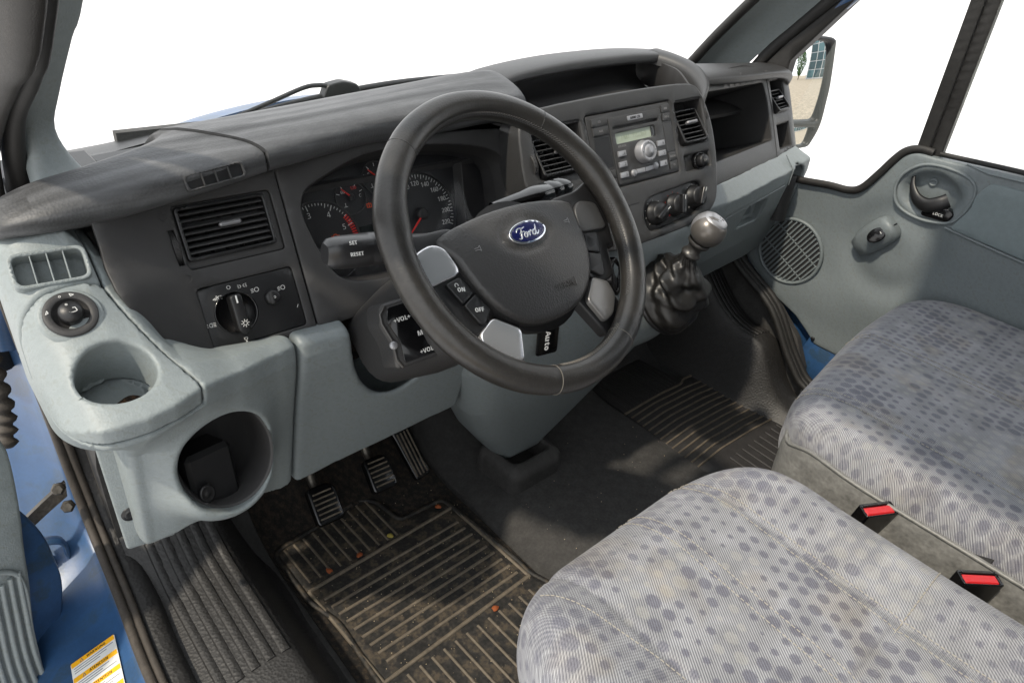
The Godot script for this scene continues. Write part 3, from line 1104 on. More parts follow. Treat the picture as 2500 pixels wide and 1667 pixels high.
func build_fascia():
	var FD := frame(Vector3(-0.69, 0.70, -0.25), 27, 0)
	FDX = FD
	var vent_c := Vector2(0.001, 0.099)
	var outline := v2([-0.166, 0.15, -0.166, 0.103, -0.168, 0.081, -0.168, 0.053, -0.161, 0.03, -0.149, 0.002, -0.134, -0.027, -0.117, -0.047, -0.098, -0.059, -0.062, -0.067, -0.02, -0.071, 0.0875, -0.0715, 0.0875, 0.172, 0.0, 0.170, -0.08, 0.165])
	var fas := part("driver_fascia", panel(outline, [rrect(0.139, 0.087, 0.006, 3, Vector2(0.004, 0.099)), rrect(0.140, 0.090, 0.006, 3, Vector2(0.004, -0.0155)), v2([-0.0775, 0.112, -0.0690, 0.112, -0.0690, 0.064, -0.0775, 0.064])], 0.006, 0.0016, 0.012, h_left), M.dark, DASH, FD)
	# recessed vent surround
	var ring := MB.new()
	panel_into(ring, rrect(0.1385, 0.0865, 0.006, 3), [rrect(0.126, 0.072, 0.005, 3, Vector2(-0.003, 0.004))], 0.004, 0.0015)
	part("vent_surround", ring.done(), M.dark, DASH, FD * at(0.004, 0.099, -0.0035))
	var v := build_vent(FD * at(0.001, 0.103, 0.0015), 0.126, 0.073, 7, 24, "wide black air vent with seven slats beside the driver's window")
	thumb_wheel(at(-0.0732, 0.088, -0.0165), 0.024, 0.0078, fas)
	# moulded symbols
	var mb := MB.new()
	stroke_into(mb, ellipse(0.0052, 0.0052, 20, Vector2(-0.072, 0.046)) + PackedVector2Array([Vector2(-0.0668, 0.046)]), 0.0009, 0.0008, at(0, 0, h_left(Vector2(-0.072, 0.046)) + 0.0002))
	var arc := PackedVector2Array()
	for i in 13:
		var a := PI * 0.5 + PI * i / 12.0
		arc.append(Vector2(-0.078, 0.130) + Vector2(cos(a), sin(a)) * 0.0055)
	stroke_into(mb, arc, 0.0009, 0.0008, at(0, 0, 0.009))
	for i in 3:
		stroke_into(mb, v2([-0.078, 0.1335 - i * 0.0035, -0.0715, 0.1345 - i * 0.0035]), 0.0009, 0.0008, at(0, 0, 0.0085))
	part("moulded_symbol", mb.done(), M.dark, fas)

	# light switch plate
	var plate := part("light_switch_panel", panel(rrect(0.138, 0.088, 0.006, 4), [], 0.006, 0.0012), M.black, DASH, FD * at(0.004, -0.0155, -0.0012), "black light switch plate with rotary knob")
	var P := at(-0.025, 0.0005, 0.0)
	part("knob_ring", lathe([0.0305, -0.001, 0.0305, 0.0012, 0.0285, 0.0018, 0.0280, 0.0006, 0.0, 0.0006], 40), M.gloss, plate, P)
	var kn := MB.new()
	panel_into(kn, fillet(v2([-0.0088, -0.026, 0.0, -0.0325, 0.0088, -0.026, 0.0085, 0.026, -0.0085, 0.026]), 0.006), [], 0.016, 0.003, 0.0, null, at(0, 0, 0.017))
	part("rotary_knob", kn.done(), M.black, plate, P * rot(Vector3(0, 0, 1), 0))
	part("pointer_mark", rbox(Vector3(0.0022, 0.011, 0.0006), 0.0002), M.white, plate, P * at(0.0, 0.019, 0.0172))
	var dial := MB.new()
	lathe_into(dial, v2([0.0, 0.009, 0.008, 0.009, 0.0105, 0.0075, 0.0115, 0.004, 0.0115, -0.002]), 28)
	part("dimmer_wheel", dial.done(), M.black, plate, at(0.029, 0.008, 0))
	part("dimmer_grip", rbox(Vector3(0.006, 0.019, 0.006), 0.002), M.dark, plate, at(0.026, 0.008, 0.009))
	var sy := MB.new()
	light_symbols(sy)
	part("lettering", sy.done(), M.print, plate, at(0, 0, 0.0006))

	# instrument binnacle
	var bez := v2([0.0905, -0.0715, 0.0905, 0.175, 0.16, 0.182, 0.251, 0.19, 0.332, 0.192, 0.43, 0.186, 0.52, 0.18, 0.552, 0.165, 0.566, 0.08, 0.560, -0.0715])
	var hole := spline2(v2([0.116, 0.113, 0.114, 0.09, 0.119, 0.064, 0.127, 0.030, 0.140, 0.004, 0.158, -0.012, 0.20, -0.022, 0.30, -0.028, 0.42, -0.026, 0.48, -0.015, 0.505, 0.02, 0.514, 0.055, 0.521, 0.10, 0.517, 0.125, 0.502, 0.140, 0.475, 0.151, 0.416, 0.164, 0.332, 0.172, 0.251, 0.171, 0.199, 0.160, 0.153, 0.144, 0.128, 0.132]), 3)
	part("binnacle", panel(bez, [hole], 0.006, 0.003, 0.02), M.dark, DASH, FD)
	# funnel from the rim down to the dials
	var rows := []
	for s in 5:
		var t := s / 4.0
		var row := PackedVector3Array()
		for q in hole:
			var c := Vector2(0.315, 0.07)
			var e := c + (q - c) * lerpf(1.0, 0.93, t)
			row.append(FD * Vector3(e.x, e.y, lerpf(-0.002, -0.060, t)))
		rows.append(row)
	var fm := MB.new()
	fm.grid(rows, true)
	part("binnacle_funnel", fm.done(), M.dark, DASH)
	build_cluster(FD, hole)

var FDX := Transform3D.IDENTITY

func circ(c: Vector2, r: float, a0 := 0.0, a1 := 360.0, n := 18) -> PackedVector2Array:
	var o := PackedVector2Array()
	for i in n + 1:
		var a := deg_to_rad(lerpf(a0, a1, float(i) / n))
		o.append(c + Vector2(cos(a), sin(a)) * r)
	return o

func light_symbols(mb: MB):
	var w := 0.0008
	var c := Vector2(-0.025, 0.0005)
	# off ring above the knob
	stroke_into(mb, circ(c + Vector2(-0.001, 0.0365), 0.0024), w)
	# side lights
	var b := c + Vector2(0.017, 0.034)
	stroke_into(mb, circ(b + Vector2(-0.003, 0), 0.0018, -90, 90, 8), w)
	stroke_into(mb, circ(b + Vector2(0.004, 0), 0.0018, 90, 270, 8), w)
	for s in [-1, 0, 1]:
		stroke_into(mb, PackedVector2Array([b + Vector2(-0.0055, 0.002 * s), b + Vector2(-0.004, 0.002 * s)]), w)
		stroke_into(mb, PackedVector2Array([b + Vector2(0.0055, 0.002 * s), b + Vector2(0.0070, 0.002 * s)]), w)
	# head lights
	b = c + Vector2(0.034, 0.024)
	stroke_into(mb, circ(b + Vector2(0.002, 0), 0.0030, 0, 360, 14), w)
	for s in [-1, 0, 1]:
		stroke_into(mb, PackedVector2Array([b + Vector2(-0.006, 0.0022 * s - 0.0006), b + Vector2(-0.0025, 0.0022 * s)]), w)
	# parking light: arrow, P and bulb
	b = c + Vector2(-0.018, 0.026)
	stroke_into(mb, PackedVector2Array([b + Vector2(-0.008, -0.001), b + Vector2(-0.0045, 0.0005), b + Vector2(-0.0045, -0.0025), b + Vector2(-0.008, -0.001)]), w)
	stroke_into(mb, PackedVector2Array([b + Vector2(-0.0028, -0.003), b + Vector2(-0.0028, 0.003)]), w)
	stroke_into(mb, circ(b + Vector2(-0.0028, 0.0014), 0.0016, -90, 90, 8), w)
	stroke_into(mb, circ(b + Vector2(0.0015, 0), 0.0022, 90, 270, 8), w)
	for s in [-1, 0, 1]:
		stroke_into(mb, PackedVector2Array([b + Vector2(0.0025, 0.002 * s), b + Vector2(0.0045, 0.002 * s)]), w)
	# fog lights on the left
	b = c + Vector2(-0.038, -0.008)
	stroke_into(mb, circ(b, 0.0026, 90, 270, 8), w)
	stroke_into(mb, PackedVector2Array([b + Vector2(0, 0.0026), b + Vector2(0.0012, 0.0026), b + Vector2(0.0012, -0.0026), b + Vector2(0, -0.0026)]), w)
	for s in [-1, 0, 1]:
		stroke_into(mb, PackedVector2Array([b + Vector2(0.0025, 0.0022 * s), b + Vector2(0.006, 0.0022 * s - 0.0006)]), w)
		stroke_into(mb, PackedVector2Array([b + Vector2(-0.008, 0.002 * s), b + Vector2(-0.0045, 0.002 * s)]), w)
	# lamp sign on the knob and fog sign below it
	b = c + Vector2(0.002, -0.016)
	var up := at(0, 0, 0.0170)
	stroke_into(mb, circ(b, 0.0026, 0, 360, 14), w, 0.0005, up)
	for i in 8:
		var a := TAU * i / 8.0
		var d := Vector2(cos(a), sin(a))
		stroke_into(mb, PackedVector2Array([b + d * 0.0038, b + d * 0.0055]), w, 0.0005, up)
	b = c + Vector2(0.002, -0.0385)
	stroke_into(mb, circ(b, 0.0024, 180, 360, 8), w)
	stroke_into(mb, PackedVector2Array([b + Vector2(-0.0024, 0.001), b + Vector2(0.0024, 0.001)]), w)
	stroke_into(mb, PackedVector2Array([b + Vector2(0, -0.0035), b + Vector2(-0.001, -0.005), b + Vector2(0.001, -0.005), b + Vector2(0, -0.0035)]), w)
	# beam height sign beside the dimmer
	b = Vector2(0.047, 0.018)
	stroke_into(mb, circ(b + Vector2(0.002, 0), 0.0030, 0, 360, 14), w)
	for s in [-1, 0, 1]:
		stroke_into(mb, PackedVector2Array([b + Vector2(-0.006, 0.0022 * s - 0.001), b + Vector2(-0.0025, 0.0022 * s)]), w)
	stroke_into(mb, circ(Vector2(0.0305, 0.008), 0.0015, 0, 360, 10), w, 0.0005, at(0, 0, 0.0087))
	stroke_into(mb, v2([0.062, -0.016, 0.0645, -0.012]), w)

# ------------------------------------------------------------------ instrument cluster
func gauge_ticks(mb: MB, c: Vector2, r: float, a0: float, a1: float, n: int, l: float, w: float, every := 1, l2 := 0.0):
	for i in n + 1:
		var a := deg_to_rad(lerpf(a0, a1, float(i) / n))
		var d := Vector2(cos(a), sin(a))
		var ll := l if i % every == 0 else l2
		stroke_into(mb, PackedVector2Array([c + d * r, c + d * (r - ll)]), w)

func build_cluster(FD: Transform3D, hole: PackedVector2Array):
	var t := thing("instrument_cluster", "black instrument cluster with speedometer and red needles behind the steering wheel", "instrument cluster", FD * at(0, 0, -0.060))
	var c0 := Vector2(0.315, 0.07)
	var face := PackedVector2Array()
	for q in hole:
		face.append(c0 + (q - c0) * 0.95)
	part("dial_face", panel(face, [], 0.004, 0.001, 0.03), M.black, t)
	# speedometer
	var sp := Vector2(0.355, 0.060)
	var R := 0.072
	part("speedometer_ring", lathe([R + 0.002, 0.0, R + 0.002, 0.004, R, 0.004, R, 0.0], 56, false), M.dark, t, at(sp.x, sp.y, 0))
	var mb := MB.new()
	gauge_ticks(mb, sp, R - 0.003, 225, -25, 50, 0.0065, 0.0011, 2, 0.0035)
	part("speed_marks", mb.done(), M.print, t, at(0, 0, 0.0006))
	for i in 12:
		var a := deg_to_rad(lerpf(225, -25, i / 11.0))
		text(str(i * 20), 0.0075, M.print, t, at(sp.x + cos(a) * (R - 0.018), sp.y + sin(a) * (R - 0.018), 0.0006), "sans", "speed_number")
	# needle, pointing to zero
	var na := deg_to_rad(220.0)
	var nd := Vector3(cos(na), sin(na), 0)
	part("speed_needle", tube(PackedVector3Array([Vector3(sp.x, sp.y, 0.008) - nd * 0.008, Vector3(sp.x, sp.y, 0.008) + nd * 0.058]), PackedFloat32Array([0.0024, 0.0012]), 6), M.needle, t)
	part("needle_hub", lathe([0.011, 0.003, 0.011, 0.009, 0.009, 0.011, 0.0, 0.011], 28), M.black, t, at(sp.x, sp.y, 0))
	# rev counter
	var rc := Vector2(0.160, 0.050)
	var rr := 0.066
	part("rev_ring", lathe([rr + 0.002, 0.0, rr + 0.002, 0.004, rr, 0.004, rr, 0.0], 56, false), M.dark, t, at(rc.x, rc.y, 0))
	mb = MB.new()
	gauge_ticks(mb, rc, rr - 0.003, 225, 20, 40, 0.006, 0.0011, 10, 0.003)
	gauge_ticks(mb, rc, rr - 0.003, 225, 20, 5, 0.0085, 0.0015)
	part("rev_marks", mb.done(), M.print, t, at(0, 0, 0.0006))
	mb = MB.new()
	gauge_ticks(mb, rc, rr - 0.002, 34, -20, 14, 0.0075, 0.0020)
	part("red_zone", mb.done(), M.needle, t, at(0, 0, 0.0008))
	var rn := {1: 190.0, 2: 146.0, 3: 104.0, 4: 62.0, 5: 22.0}
	for k in rn:
		var a := deg_to_rad(rn[k])
		text(str(k), 0.0085, M.print, t, at(rc.x + cos(a) * (rr - 0.019), rc.y + sin(a) * (rr - 0.019), 0.0006), "sans", "rev_number")
	# small gauges
	for gi in 2:
		var c := Vector2(0.228, 0.112) if gi == 0 else Vector2(0.285, 0.135)
		part("small_ring", lathe([0.0285, 0.0, 0.0285, 0.003, 0.027, 0.003, 0.027, 0.0], 40, false), M.dark, t, at(c.x, c.y, 0))
		mb = MB.new()
		gauge_ticks(mb, c, 0.025, 160, 20, 4, 0.005, 0.0011)
		stroke_into(mb, PackedVector2Array([c + Vector2(-0.012, -0.014), c + Vector2(-0.012, -0.008)]), 0.0009)
		stroke_into(mb, PackedVector2Array([c + Vector2(-0.015, -0.014), c + Vector2(-0.009, -0.014)]), 0.0009)
		part("small_marks", mb.done(), M.print, t, at(0, 0, 0.0006))
		if gi == 0:
			text("60", 0.0048, M.print, t, at(c.x - 0.012, c.y + 0.010, 0.0006), "sans", "gauge_number")
			text("120", 0.0048, M.needle, t, at(c.x + 0.009, c.y + 0.014, 0.0006), "sans", "gauge_number")
			text("C", 0.0048, M.print, t, at(c.x + 0.018, c.y + 0.000, 0.0006), "sans", "gauge_number")
		else:
			text("0", 0.0048, M.print, t, at(c.x - 0.014, c.y + 0.008, 0.0006), "sans", "gauge_number")
		var sa := deg_to_rad(135.0)
		var sd := Vector3(cos(sa), sin(sa), 0)
		part("small_needle", tube(PackedVector3Array([Vector3(c.x, c.y, 0.005) - sd * 0.003, Vector3(c.x, c.y, 0.005) + sd * 0.022]), PackedFloat32Array([0.0016, 0.0009]), 6), M.needle, t)
		part("needle_hub", lathe([0.005, 0.001, 0.005, 0.0055, 0.004, 0.0065, 0.0, 0.0065], 20), M.black, t, at(c.x, c.y, 0))
	# warning lamps and the message window
	mb = MB.new()
	var wc := Vector2(0.184, 0.055)
	stroke_into(mb, circ(wc, 0.0040, 0, 360, 14), 0.0016)
	stroke_into(mb, PackedVector2Array([wc + Vector2(-0.0065, 0.002), wc + Vector2(-0.005, -0.003)]), 0.0014)
	stroke_into(mb, PackedVector2Array([wc + Vector2(0.0065, 0.002), wc + Vector2(0.005, -0.003)]), 0.0014)
	stroke_into(mb, PackedVector2Array([wc + Vector2(-0.002, 0), wc + Vector2(0.002, 0)]), 0.0016)
	wc = Vector2(0.258, 0.093)
	stroke_into(mb, PackedVector2Array([wc + Vector2(-0.004, -0.003), wc + Vector2(0.004, -0.003), wc + Vector2(0.004, 0.003), wc + Vector2(-0.004, 0.003), wc + Vector2(-0.004, -0.003)]), 0.0011)
	stroke_into(mb, PackedVector2Array([wc + Vector2(0, -0.003), wc + Vector2(0, 0.0045)]), 0.0011)
	part("warning_lamp", mb.done(), M.orange, t, at(0, 0, 0.0007))
	part("message_window", rbox(Vector3(0.062, 0.034, 0.0012), 0.0004), smat(Color(0.05, 0.075, 0.06), 0.25), t, at(0.258, 0.045, 0.0004))
	# smoked shell between the dials and the right-hand end
	part("dial_partition", rbox(Vector3(0.002, 0.13, 0.030), 0.0006), M.dark, t, at(0.436, 0.07, 0.012) * rot(Vector3(0, 0, 1), -10))
	var lens := StandardMaterial3D.new()
	lens.albedo_color = Color(0.2, 0.2, 0.22, 0.05)
	lens.metallic_specular = 0.2
	lens.transparency = BaseMaterial3D.TRANSPARENCY_ALPHA
	lens.roughness = 0.06
	var lf := PackedVector2Array()
	for q in hole:
		lf.append(c0 + (q - c0) * 0.955)
	part("clear_lens", panel(lf, [], 0.0015, 0.0003, 0.04, func(q: Vector2) -> float: return 0.0 - 0.10 * (q.y - 0.07)), lens, t, at(0, 0, 0.030))

# ------------------------------------------------------------------ centre stack and passenger fascia
var FCX := Transform3D.IDENTITY
var FPX := Transform3D.IDENTITY

func build_centre():
	var FC := frame(Vector3(0.078, 0.834, -0.205), 26, -9, 5)
	FCX = FC
	var outline := spline2(v2([-0.262, 0.05, -0.245, 0.088, -0.205, 0.1, -0.052, 0.103, 0.08, 0.102, 0.165, 0.097, 0.196, 0.084, 0.213, 0.045, 0.2215, 0.0, 0.220, -0.062, 0.212, -0.11, 0.202, -0.142, 0.183, -0.162, 0.158, -0.176, 0.11, -0.182, 0.0, -0.187, -0.10, -0.185, -0.2, -0.15, -0.262, -0.06]), 3)
	var hv := spline2(v2([-0.006, -0.135, 0.004, -0.112, 0.031, -0.103, 0.090, -0.1, 0.147, -0.097, 0.163, -0.106, 0.163, -0.125, 0.155, -0.145, 0.129, -0.161, 0.07, -0.167, 0.012, -0.170, -0.003, -0.160]), 3)
	var face := part("centre_stack", panel(outline, [rrect(0.217, 0.141, 0.003, 2, Vector2(0.0, 0.001)), rrect(0.078, 0.088, 0.005, 3, Vector2(0.161, 0.022)), rrect(0.112, 0.090, 0.005, 3, Vector2(-0.178, 0.022)), rrect(0.073, 0.031, 0.002, 2, Vector2(0.163, -0.058)), hv], 0.07, 0.004, 0.02), M.stack, DASH, FC)
	# satin edge along the top of the stack
	# vents
	for v in [[0.161, 0.022, 0.078, "small square centre vent right of the radio"], [-0.178, 0.022, 0.112, "centre vent half hidden by the steering wheel rim"]]:
		part("vent_duct", panel(rrect(v[2] + 0.003, 0.093, 0.003), [rrect(v[2] - 0.004, 0.084, 0.003)], 0.05, 0.0005), M.dark, DASH, FC * at(v[0], v[1], -0.004))
		part("duct_back", rbox(Vector3(v[2], 0.09, 0.002), 0.0005), M.dark, DASH, FC * at(v[0], v[1], -0.05))
		build_vent(FC * at(v[0], v[1] - 0.006, -0.002) * rot(Vector3(1, 0, 0), -20), v[2] - 0.008, 0.072, 6, 20, v[3], 4)
	thumb_wheel(at(-0.2415, 0.006, -0.018), 0.025, 0.008, face)
	thumb_wheel(at(0.2075, 0.03, -0.020), 0.022, 0.006, face)
	# 12 volt socket
	part("socket_recess", panel(rrect(0.076, 0.034, 0.002), [], 0.002, 0.0003), M.stack, DASH, FC * at(0.163, -0.058, -0.009))
	var so := part("power_socket", lathe([0.017, -0.008, 0.017, 0.002, 0.0155, 0.003, 0.0145, 0.002, 0.0145, -0.004, 0.0, -0.004], 32), M.gloss, DASH, FC * at(0.169, -0.059, 0.0))
	part("socket_plug", lathe([0.0125, -0.004, 0.0125, 0.012, 0.011, 0.0145, 0.0, 0.0148], 28), M.black, so)
	text("12V", 0.004, M.printdim, so, at(0, 0, 0.0150), "sans")
	part("card_slot", rbox(Vector3(0.036, 0.0022, 0.002), 0.0004), M.black, face, at(-0.032, -0.108, -0.0005))
	# heater controls
	var hp := PackedVector2Array()
	for q in hv:
		hp.append(Vector2(0.08, -0.134) + (q - Vector2(0.08, -0.134)) * 1.02)
	var heat := part("heater_panel", panel(hp, [], 0.004, 0.0005), M.black, DASH, FC * at(0, 0, -0.009), "black heater panel with three rotary knobs")
	var n := 0
	for c in [[0.029, -0.138, 28.0], [0.086, -0.133, 75.0], [0.144, -0.128, 60.0]]:
		var kb := MB.new()
		lathe_into(kb, v2([0.0235, 0.0, 0.0235, 0.003, 0.021, 0.0045, 0.020, 0.017, 0.0185, 0.0195, 0.0, 0.0198]), 36)
		var kn := part("heater_knob", kb.done(), M.black, heat, at(c[0], c[1], 0.001))
		var gr := MB.new()
		panel_into(gr, fillet(v2([-0.0048, -0.0195, 0.0048, -0.0195, 0.0060, 0.0195, -0.0060, 0.0195]), 0.004), [], 0.012, 0.002, 0.0, null, at(0, 0, 0.030))
		part("grip", gr.done(), M.knob, kn, rot(Vector3(0, 0, 1), c[2] - 90.0))
		part("pointer_mark", rbox(Vector3(0.0016, 0.008, 0.0004), 0.0001), M.print, kn, rot(Vector3(0, 0, 1), c[2] - 90.0) * at(0, 0.0135, 0.0302))
		var tk := MB.new()
		for i in 9:
			var a := deg_to_rad(225.0 - 33.75 * i)
			var d := Vector2(cos(a), sin(a))
			stroke_into(tk, PackedVector2Array([d * 0.0250, d * 0.0268]), 0.0009)
		part("lettering", tk.done(), M.print if n != 1 else M.needle, kn, at(0, 0, -0.0005))
		n += 1
	build_radio(FC)

	# passenger side
	var FP := frame(Vector3(0.45, 0.82, -0.27), 27, 5)
	FPX = FP
	var po := fillet(v2([-0.20, -0.145, 0.30, -0.130, 0.42, -0.118, 0.428, 0.03, 0.418, 0.078, 0.30, 0.086, -0.20, 0.092]), 0.012)
	var gl := fillet(v2([-0.08, -0.088, 0.278, -0.080, 0.284, 0.02, 0.274, 0.067, -0.08, 0.072]), 0.008)
	var pf := part("passenger_fascia", panel(po, [gl, rrect(0.076, 0.084, 0.004, 3, Vector2(0.352, 0.026)), rrect(0.074, 0.066, 0.004, 3, Vector2(0.354, -0.078))], 0.05, 0.003, 0.03), M.stack, DASH, FP)
	part("seam", tube(PackedVector3Array([Vector3(0.296, 0.082, 0.0), Vector3(0.302, 0.0, 0.0003), Vector3(0.294, -0.128, 0.0)]), 0.0012, 6), M.stack, pf)
	# open glove shelf
	var rows := []
	for s in 4:
		var t := s / 3.0
		var row := PackedVector3Array()
		for q in gl:
			var c := Vector2(0.10, 0.0)
			var e := c + (q - c) * lerpf(1.0, 0.94, t)
			row.append(FP * Vector3(e.x, e.y, lerpf(-0.002, -0.17, t)))
		rows.append(row)
	var gm := MB.new()
	gm.grid(rows, true)
	panel_into(gm, gl, [], 0.003, 0.0, 0.0, null, FP * at(0, 0, -0.168))
	part("glove_shelf", gm.done(), M.dark, DASH)
	for b in [[0.352, 0.026, 0.078, 0.086], [0.354, -0.078, 0.076, 0.068]]:
		part("pocket_box", panel(rrect(b[2], b[3], 0.004), [rrect(b[2] - 0.006, b[3] - 0.006, 0.003)], 0.055, 0.0004), M.dark, DASH, FP * at(b[0], b[1], -0.004))
		part("pocket_back", rbox(Vector3(b[2], b[3], 0.002), 0.0005), M.dark, DASH, FP * at(b[0], b[1], -0.055))
	build_vent(FP * at(0.352, 0.016, 0.002) * rot(Vector3(1, 0, 0), -24), 0.070, 0.062, 5, 18, "outer vent beside the passenger window", 4)
	# glovebox lid joint in the grey console
	var gj := MB.new()
	tube_into(gj, v3([0.30, 0.602, -0.180, 0.45, 0.608, -0.1815, 0.62, 0.625, -0.192, 0.76, 0.640, -0.199]), 0.0016, 6)
	tube_into(gj, v3([0.30, 0.602, -0.180, 0.285, 0.655, -0.170]), 0.0016, 6)
	tube_into(gj, v3([0.775, 0.712, -0.228, 0.775, 0.68, -0.196, 0.775, 0.64, -0.197]), 0.0016, 6)
	part("glovebox_bead", gj.done(), M.greysm, DASH)

# ------------------------------------------------------------------ radio
func build_radio(FC: Transform3D):
	var t := thing("car_radio", "black car radio with silver volume knob and pale display", "radio", FC * at(0.0, 0.001, -0.002))
	var body := panel(rrect(0.2145, 0.1385, 0.004, 3), [rrect(0.104, 0.020, 0.002, 2, Vector2(0.007, 0.019)), rrect(0.119, 0.0055, 0.001, 2, Vector2(0.0105, 0.039))], 0.02, 0.0015)
	part("faceplate", body, M.stack, t)
	# raised middle with lower wings
	var mid := MB.new()
	panel_into(mid, fillet(v2([-0.056, -0.066, 0.080, -0.066, 0.080, 0.059, -0.056, 0.059]), 0.004), [rrect(0.104, 0.020, 0.002, 2, Vector2(0.007, 0.019)), rrect(0.119, 0.0055, 0.001, 2, Vector2(0.0105, 0.039))], 0.003, 0.001, 0.0, null, at(0, 0, 0.0022))
	part("middle_panel", mid.done(), M.stack, t)
	part("display", rbox(Vector3(0.105, 0.021, 0.002), 0.0003), smat(Color(0.60, 0.64, 0.57), 0.22), t, at(0.007, 0.019, -0.003))
	text("FM1  102.60", 0.0085, smat(Color(0.53, 0.57, 0.50), 0.3), t, at(0.004, 0.019, -0.0017), "sans", "display_text", 0.0003)
	part("display_end", rbox(Vector3(0.010, 0.019, 0.002), 0.0004), M.gloss, t, at(0.0545, 0.019, -0.0012))
	part("disc_slot", rbox(Vector3(0.120, 0.0065, 0.002), 0.0003), M.dark, t, at(0.0105, 0.039, -0.006))
	var badge := part("name_badge", panel(rrect(0.040, 0.0088, 0.002, 3), [], 0.0015, 0.0005), M.satin, t, at(0.011, 0.0515, 0.0034))
	text("6000 CD", 0.0048, M.ink, badge, at(0, 0, 0.0002), "bold")
	var kn := MB.new()
	lathe_into(kn, v2([0.0220, 0.002, 0.0225, 0.004, 0.0215, 0.006, 0.0205, 0.0185, 0.0185, 0.021, 0.0145, 0.0213, 0.0138, 0.0205, 0.0125, 0.0205, 0.0118, 0.0218, 0.0, 0.0226]), 48)
	var knob := part("volume_knob", kn.done(), M.satin, t, at(0.017, -0.016, 0))
	for i in 4:
		part("arrow_mark", rbox(Vector3(0.0028, 0.0014, 0.0004), 0.0001), M.stack, knob, rot(Vector3(0, 0, 1), 90.0 * i) * at(0, 0.0162, 0.0214))
	var bs := panel(rrect(0.0205, 0.0105, 0.0015, 3), [], 0.006, 0.0008)
	var k := 1
	for b in [[-0.038, -0.010], [-0.040, -0.030], [-0.041, -0.050], [0.066, -0.007], [0.065, -0.0265], [0.064, -0.0465]]:
		var bt := part("preset_button", bs, M.satin, t, at(b[0], b[1], 0.0055))
		text(str(k), 0.005, M.stack, bt, at(0.0045, 0, 0.0001), "sans", "lettering", 0.0003)
		k += 1
	part("seek_bar", panel(rrect(0.044, 0.0088, 0.0015, 3), [], 0.006, 0.0008), M.satin, t, at(0.013, -0.0495, 0.0055))
	part("bar_divide", rbox(Vector3(0.0008, 0.0088, 0.0012), 0.0002), M.stack, t, at(0.013, -0.0495, 0.0055))
	for b in [[-0.0165, -0.051], [0.0425, -0.0475]]:
		part("round_button", lathe([0.0068, 0.0, 0.0068, 0.0045, 0.0058, 0.0058, 0.0, 0.006], 24), M.satin, t, at(b[0], b[1], 0.001))
	var wing := panel(rrect(0.038, 0.0145, 0.0015, 3), [], 0.006, 0.0008)
	var wingr := panel(rrect(0.022, 0.0145, 0.0015, 3), [], 0.006, 0.0008)
	var words := ["CD", "AUX", "MENU", "FM", "AM", "INFO", "PHONE", "TA"]
	var i2 := 0
	for b in [[-0.079, 0.0555, 0], [-0.079, 0.0385, 0], [-0.079, -0.0435, 0], [-0.079, -0.0595, 0], [0.0935, 0.0565, 1], [0.0935, 0.0405, 1], [0.0935, -0.0375, 1], [0.0935, -0.0545, 1]]:
		var bt := part("function_button", wing if b[2] == 0 else wingr, M.stack, t, at(b[0], b[1], 0.0035))
		text(words[i2], 0.0038, M.printdim, bt, at(0, 0, 0.0001), "sans", "lettering", 0.0003)
		i2 += 1
	part("wing_panel", rbox(Vector3(0.038, 0.056, 0.002), 0.0006), M.black, t, at(-0.079, -0.002, -0.0004))
	part("wing_panel", rbox(Vector3(0.022, 0.056, 0.002), 0.0006), M.stack, t, at(0.0935, 0.002, 0.0002))
	text("RDS EON", 0.0036, M.printdim, t, at(-0.033, 0.0035, 0.0024), "sans", "lettering", 0.0003)
	text("SELECT", 0.0032, M.printdim, t, at(0.043, 0.0085, 0.0024), "sans", "lettering", 0.0003)

